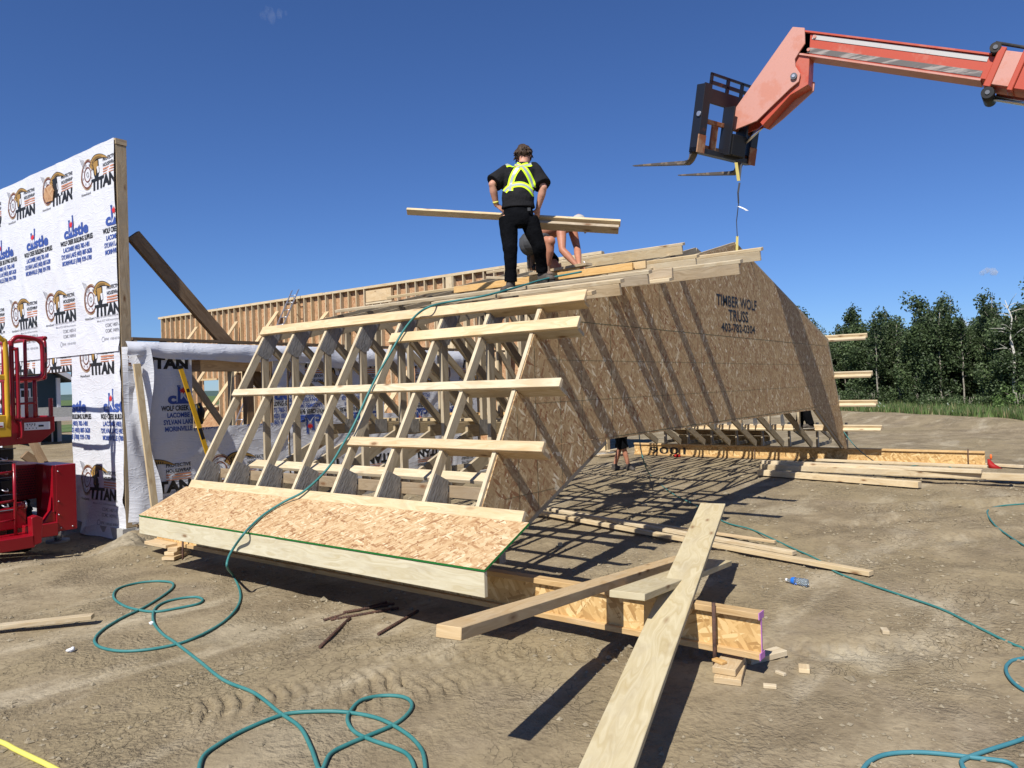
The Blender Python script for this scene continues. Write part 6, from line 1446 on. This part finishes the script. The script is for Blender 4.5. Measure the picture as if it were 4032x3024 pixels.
def kneeling_man():
    # crouched on the roof, right knee up, left knee down, reaching down to the right with both hands
    pel = V((3.966, 2.106, 3.799)); waist = V((4.017, 1.954, 3.903)); chest = V((4.115, 1.738, 3.965)); neck = V((4.157, 1.599, 3.972)); hd = V((4.174, 1.492, 3.997))
    sh1, el1, wr1 = V((3.956, 1.617, 3.845)), V((3.877, 1.558, 3.585)), V((3.903, 1.358, 3.356)); sh2, el2, wr2 = V((4.390, 1.705, 3.959)), V((4.383, 1.632, 3.693)), V((4.097, 1.432, 3.400))
    hipA, kneeA, ankA = V((3.795, 2.001, 3.736)), V((3.739, 1.658, 3.698)), V((3.782, 1.770, 3.343)); hipB, kneeB, ankB = V((4.125, 2.144, 3.753)), V((4.079, 1.790, 3.384)), V((4.042, 2.173, 3.440))
    t = thing('person', 'shirtless man in shorts and a pale cap kneeling on the roof behind the standing man', 'person', (kneeB.x, kneeB.y, kneeB.z - .06))
    face = (CRh * .55 - ZZ * .85 + CFh * .1).normalized(); up = (CRh * .8 + ZZ * .5).normalized()
    mb = MB(); head(mb, hd, face, up, 'skin_tan'); limb(mb, [neck, hd - up * .05], [.06, .055], 'skin_tan')
    ax = CFh; 
    def ring(c, d, a, b): d = d.normalized(); v = ax - d * ax.dot(d); v.normalize(); w_ = d.cross(v); return (c, v * a, w_ * b)
    mb.loft([ring(pel - (waist - pel) * .3, waist - pel, .13, .10), ring(pel, waist - pel, .17, .125), ring(waist, chest - waist, .15, .115), ring(chest, neck - chest, .19, .125), ring(neck - (neck - chest) * .25, neck - chest, .15, .09), ring(neck, neck - chest, .07, .06)], 'skin_tan', 20)
    for a, b, c in ((sh1, el1, wr1), (sh2, el2, wr2)): limb(mb, [a, a.lerp(b, .45), b, b.lerp(c, .35), c], [.070, .062, .050, .054, .033], 'skin_tan')
    for a, b, c in ((hipA, kneeA, ankA), (hipB, kneeB, ankB)): limb(mb, [a, a.lerp(b, .5), b, b.lerp(c, .35), c], [.105, .095, .072, .072, .042], 'skin_tan')
    hand(mb, wr1, CRh * .8 - ZZ * .45 - CFh * .1, -ZZ, .35, -CFh, 'skin_tan'); hand(mb, wr2, CRh * .6 - ZZ * .6 - CFh * .1, -ZZ - CFh * .3, .35, CFh, 'skin_tan')
    remesh_obj(mb, 'body', t, .011, 3); eyes(hd, face, up, t)
    mb = MB()
    mb.loft([ring(pel - (waist - pel) * .75, waist - pel, .15, .14), ring(pel - (waist - pel) * .2, waist - pel, .19, .16), ring(pel + (waist - pel) * .5, waist - pel, .17, .14)], 'shorts_grey', 22)
    mb.tube([hipA - (kneeA - hipA) * .1, hipA.lerp(kneeA, .3), hipA.lerp(kneeA, .80)], [.150, .135, .110], 'shorts_grey', 18)
    mb.ball(V((3.890, 2.125, 3.748)), V((.14, .14, .17)), 'shorts_grey')
    o = remesh_obj(mb, 'shorts', t, .012, 3)
    mb = MB(); mb.tube([hipB, hipB.lerp(kneeB, .4), hipB.lerp(kneeB, .78)], [.14, .125, .115], 'jeans', 18); mb.build('shorts_leg', t)
    mb = MB(); r = face.cross(up); mb.ball(hd + up * .035 - face * .01, V((.10, .10, .085)), 'cap', 18, 10)
    mb.board(hd + face * .07 + up * .035, hd + face * .19 + up * .02, r * .065, up * .006, 'cap'); mb.build('cap', t, bevel=.004)
    boot(ankA, V((3.696, 1.551, 3.225)), 'boot_brown', t)
    # rear foot stands on its toes, sole to the left
    mb = MB(); d = -ZZ; b0 = V((4.044, 2.169, 3.593)); sdv = CFh
    mb.loft([(b0 + CRh * .03 + ZZ * .05, CFh * .045, CRh * .05), (b0 - CRh * .01, CFh * .048, CRh * .062), (b0 - CRh * .02 - ZZ * .07, CFh * .05, CRh * .055), (b0 - CRh * .02 - ZZ * .14, CFh * .05, CRh * .048), (b0 - CRh * .0 - ZZ * .175, CFh * .045, CRh * .06)], 'boot_brown', 16)
    bo = remesh_obj(mb, 'boot', t, .012, 3); mb = MB(); mb.loft([(b0 - CRh * .075 + ZZ * .035, CFh * .045, ZZ * .02), (b0 - CRh * .085 - ZZ * .06, CFh * .05, ZZ * .11), (b0 - CRh * .062 - ZZ * .06, CFh * .05, ZZ * .12)], 'sole', 16); mb.build('sole', bo)
    mb = MB(); mb.tube([ankB.lerp(kneeB, .02), ankB.lerp(kneeB, .18)], [.046, .05], 'black', 14); mb.build('sock', t)
    mb = MB(); a = V((3.898, 1.280, 3.318)); mb.tube([a, V((3.883, 1.217, 3.370))], .006, 'alu', 6); mb.tube([V((3.873, 1.230, 3.385)), V((3.905, 1.188, 3.349))], .009, 'alu', 6); tag(mb.build('hammer'), 'small hammer in the hand of the kneeling man', 'hammer')
kneeling_man()
# held board: two pieces making an L
hb = thing('carried_board', 'long L shaped pair of pale boards held level in front of the standing man', 'board', (2.594, 1.435, 3.789))
A, B = V((1.966, 2.609, 3.960)), V((3.289, 0.339, 3.671)); d = (B - A).normalized(); s_ = d.cross(ZZ).normalized(); u_ = s_.cross(d)
mb = MB(); mb.board(A, B, (s_ * .75 + u_ * .66).normalized() * .044, (u_ * .75 - s_ * .66).normalized() * .019, 'pine'); mb.build('flat_board', hb, bevel=.003)
A2, B2 = V((2.757, 1.268, 3.714)), V((3.302, 0.373, 3.601)); nm = (s_ * .45 - u_ * .89).normalized(); wd = (s_ * .89 + u_ * .45).normalized(); mb = MB(); mb.board(A2, B2, wd * .068, nm * .019, 'pine_grey'); mb.build('stiffener', hb, bevel=.003)

def leg_man(label, feet, dep_sc, shorts, trousers=None, lean=V((0, 0, 0)), facing=None, bootm='boot', H=1.72):
    (fL, fR) = feet; c = (fL + fR) / 2; fc = facing or CFh; r = fc.cross(ZZ)
    t = thing('person', label, 'person', c)
    hip = c + ZZ * .90 + lean * .3; ch = c + ZZ * 1.28 + lean; nk = c + ZZ * 1.46 + lean * 1.3; hd = c + ZZ * 1.60 + lean * 1.55
    mb = MB(); head(mb, hd, fc, ZZ, 'skin_tan'); limb(mb, [nk - ZZ * .03, hd - ZZ * .05], [.06, .055], 'skin_tan')
    mb.loft([(hip - ZZ * .06, r * .14, fc * .10), (hip, r * .165, fc * .115), (hip.lerp(ch, .5), r * .145, fc * .10), (ch, r * .18, fc * .115), (nk - ZZ * .05, r * .16, fc * .09), (nk, r * .07, fc * .06)], 'skin_tan', 18)
    for sg, f in ((-1, fL), (1, fR)):
        sh_ = nk + r * .19 * sg - ZZ * .06; e = sh_ + r * .05 * sg - ZZ * .28 + fc * .04; w_ = e - ZZ * .22 + fc * .14
        limb(mb, [sh_, e, w_], [.052, .042, .028], 'skin_tan'); hand(mb, w_, -ZZ * .7 + fc * .5, -r * sg, .3, fc, 'skin_tan')
        h = hip + r * .09 * sg - ZZ * .03; k = h.lerp(f + ZZ * .08, .48) + fc * .02; a = f + ZZ * .09
        limb(mb, [h, h.lerp(k, .5), k, k.lerp(a, .35), a], [.088, .075, .055, .056, .038], 'skin_tan')
    remesh_obj(mb, 'body', t, .013, 3); eyes(hd, fc, ZZ, t)
    mb = MB(); mb.ball(hd + ZZ * .04 - fc * .015, V((.09, .09, .09)), 'hair', 14, 9, .2); mb.build('hair', t)
    mb = MB(); mb.loft([(hip + ZZ * .08, r * .165, fc * .12), (hip, r * .18, fc * .13), (hip - ZZ * .1, r * .18, fc * .13)], shorts, 20)
    for sg, f in ((-1, fL), (1, fR)):
        h = hip + r * .09 * sg - ZZ * .03; k = h.lerp(f + ZZ * .08, .48) + fc * .02; a = f + ZZ * .06
        pts = [h, h.lerp(k, .5), k + (h - k) * .0 - ZZ * .02] if not trousers else [h, h.lerp(k, .6), k, k.lerp(a, .5), a]
        mb.tube(pts, [.115, .118, .112] if not trousers else [.11, .10, .09, .085, .085], shorts, 16)
    remesh_obj(mb, 'shorts' if not trousers else 'trousers', t, .014, 2)
    mb = MB(); mb.loft([(nk - ZZ * .01, r * .085, fc * .07), (nk - ZZ * .06, r * .18, fc * .11), (ch, r * .195, fc * .13), (hip + ZZ * .06, r * .18, fc * .13)], 'shirt', 20)
    for sg in (-1, 1): sh_ = nk + r * .19 * sg - ZZ * .06; mb.tube([sh_ - r * .05 * sg, sh_ + r * .03 * sg - ZZ * .18], [.075, .08], 'shirt', 14)
    remesh_obj(mb, 'shirt', t, .014, 2)
    for f, tt in ((fL, fc * .12 - r * .03), (fR, fc * .12 + r * .03)): boot(f + ZZ * .09, f + tt + ZZ * .03, bootm, t)
leg_man('worker whose bare legs and black shorts show below the gable at its left part', (V((9.50, 3.98, -.13)), V((9.60, 3.70, -.13))), 1, 'jeans', facing=(CRh * .6 - CFh * .7).normalized())
leg_man('worker in dark trousers and boots half hidden behind the right part of the gable', (V((12.0, .80, .66)), V((12.0, .56, .66))), 1, 'jeans', True, facing=(-CRh * .7 - CFh * .3).normalized())
# clouds: small thin puffs far away
def cloud(lb, c, sx, sz, n, seed, dens):
    mb = MB(); rnd = random.Random(seed)
    for k in range(n):
        f = rnd.uniform(-1, 1); mb.ball(V(c) + CRh * sx * f * .8 + ZZ * rnd.uniform(-.3, .6) * sz * (1 - abs(f)) + CFh * rnd.uniform(-1, 1) * sx * .2, V((sx * .22, sx * .22, sz * .5)) * rnd.uniform(.6, 1.1) * (1.15 - abs(f) * .6), 'cloud', 14, 9, .5)
    o = mb.build('cloud'); o['kind'] = 'structure'
mc = bpy.data.materials.new('cloud'); mc.use_nodes = True; nt = mc.node_tree; nt.nodes.remove(nt.nodes['Principled BSDF']); out = nt.nodes['Material Output']; M['cloud'] = mc
pv = nt.nodes.new('ShaderNodeVolumePrincipled'); pv.inputs['Density'].default_value = .03; pv.inputs['Color'].default_value = (1, 1, 1, 1); nt.links.new(pv.outputs[0], out.inputs['Volume'])
cloud('x', (3547.623, 252.248, 403.088), 62, 22, 9, 3, 1); cloud('x', (4866.079, 493.468, 258.313), 130, 60, 8, 5, 1)
m2 = mc.copy(); m2.name = 'cloud_thin'; m2.node_tree.nodes['Principled Volume'].inputs['Density'].default_value = .0016; M['cloud'] = m2
cloud('x', (3216.370, 4358.380, 2621.905), 120, 90, 9, 8, 1)
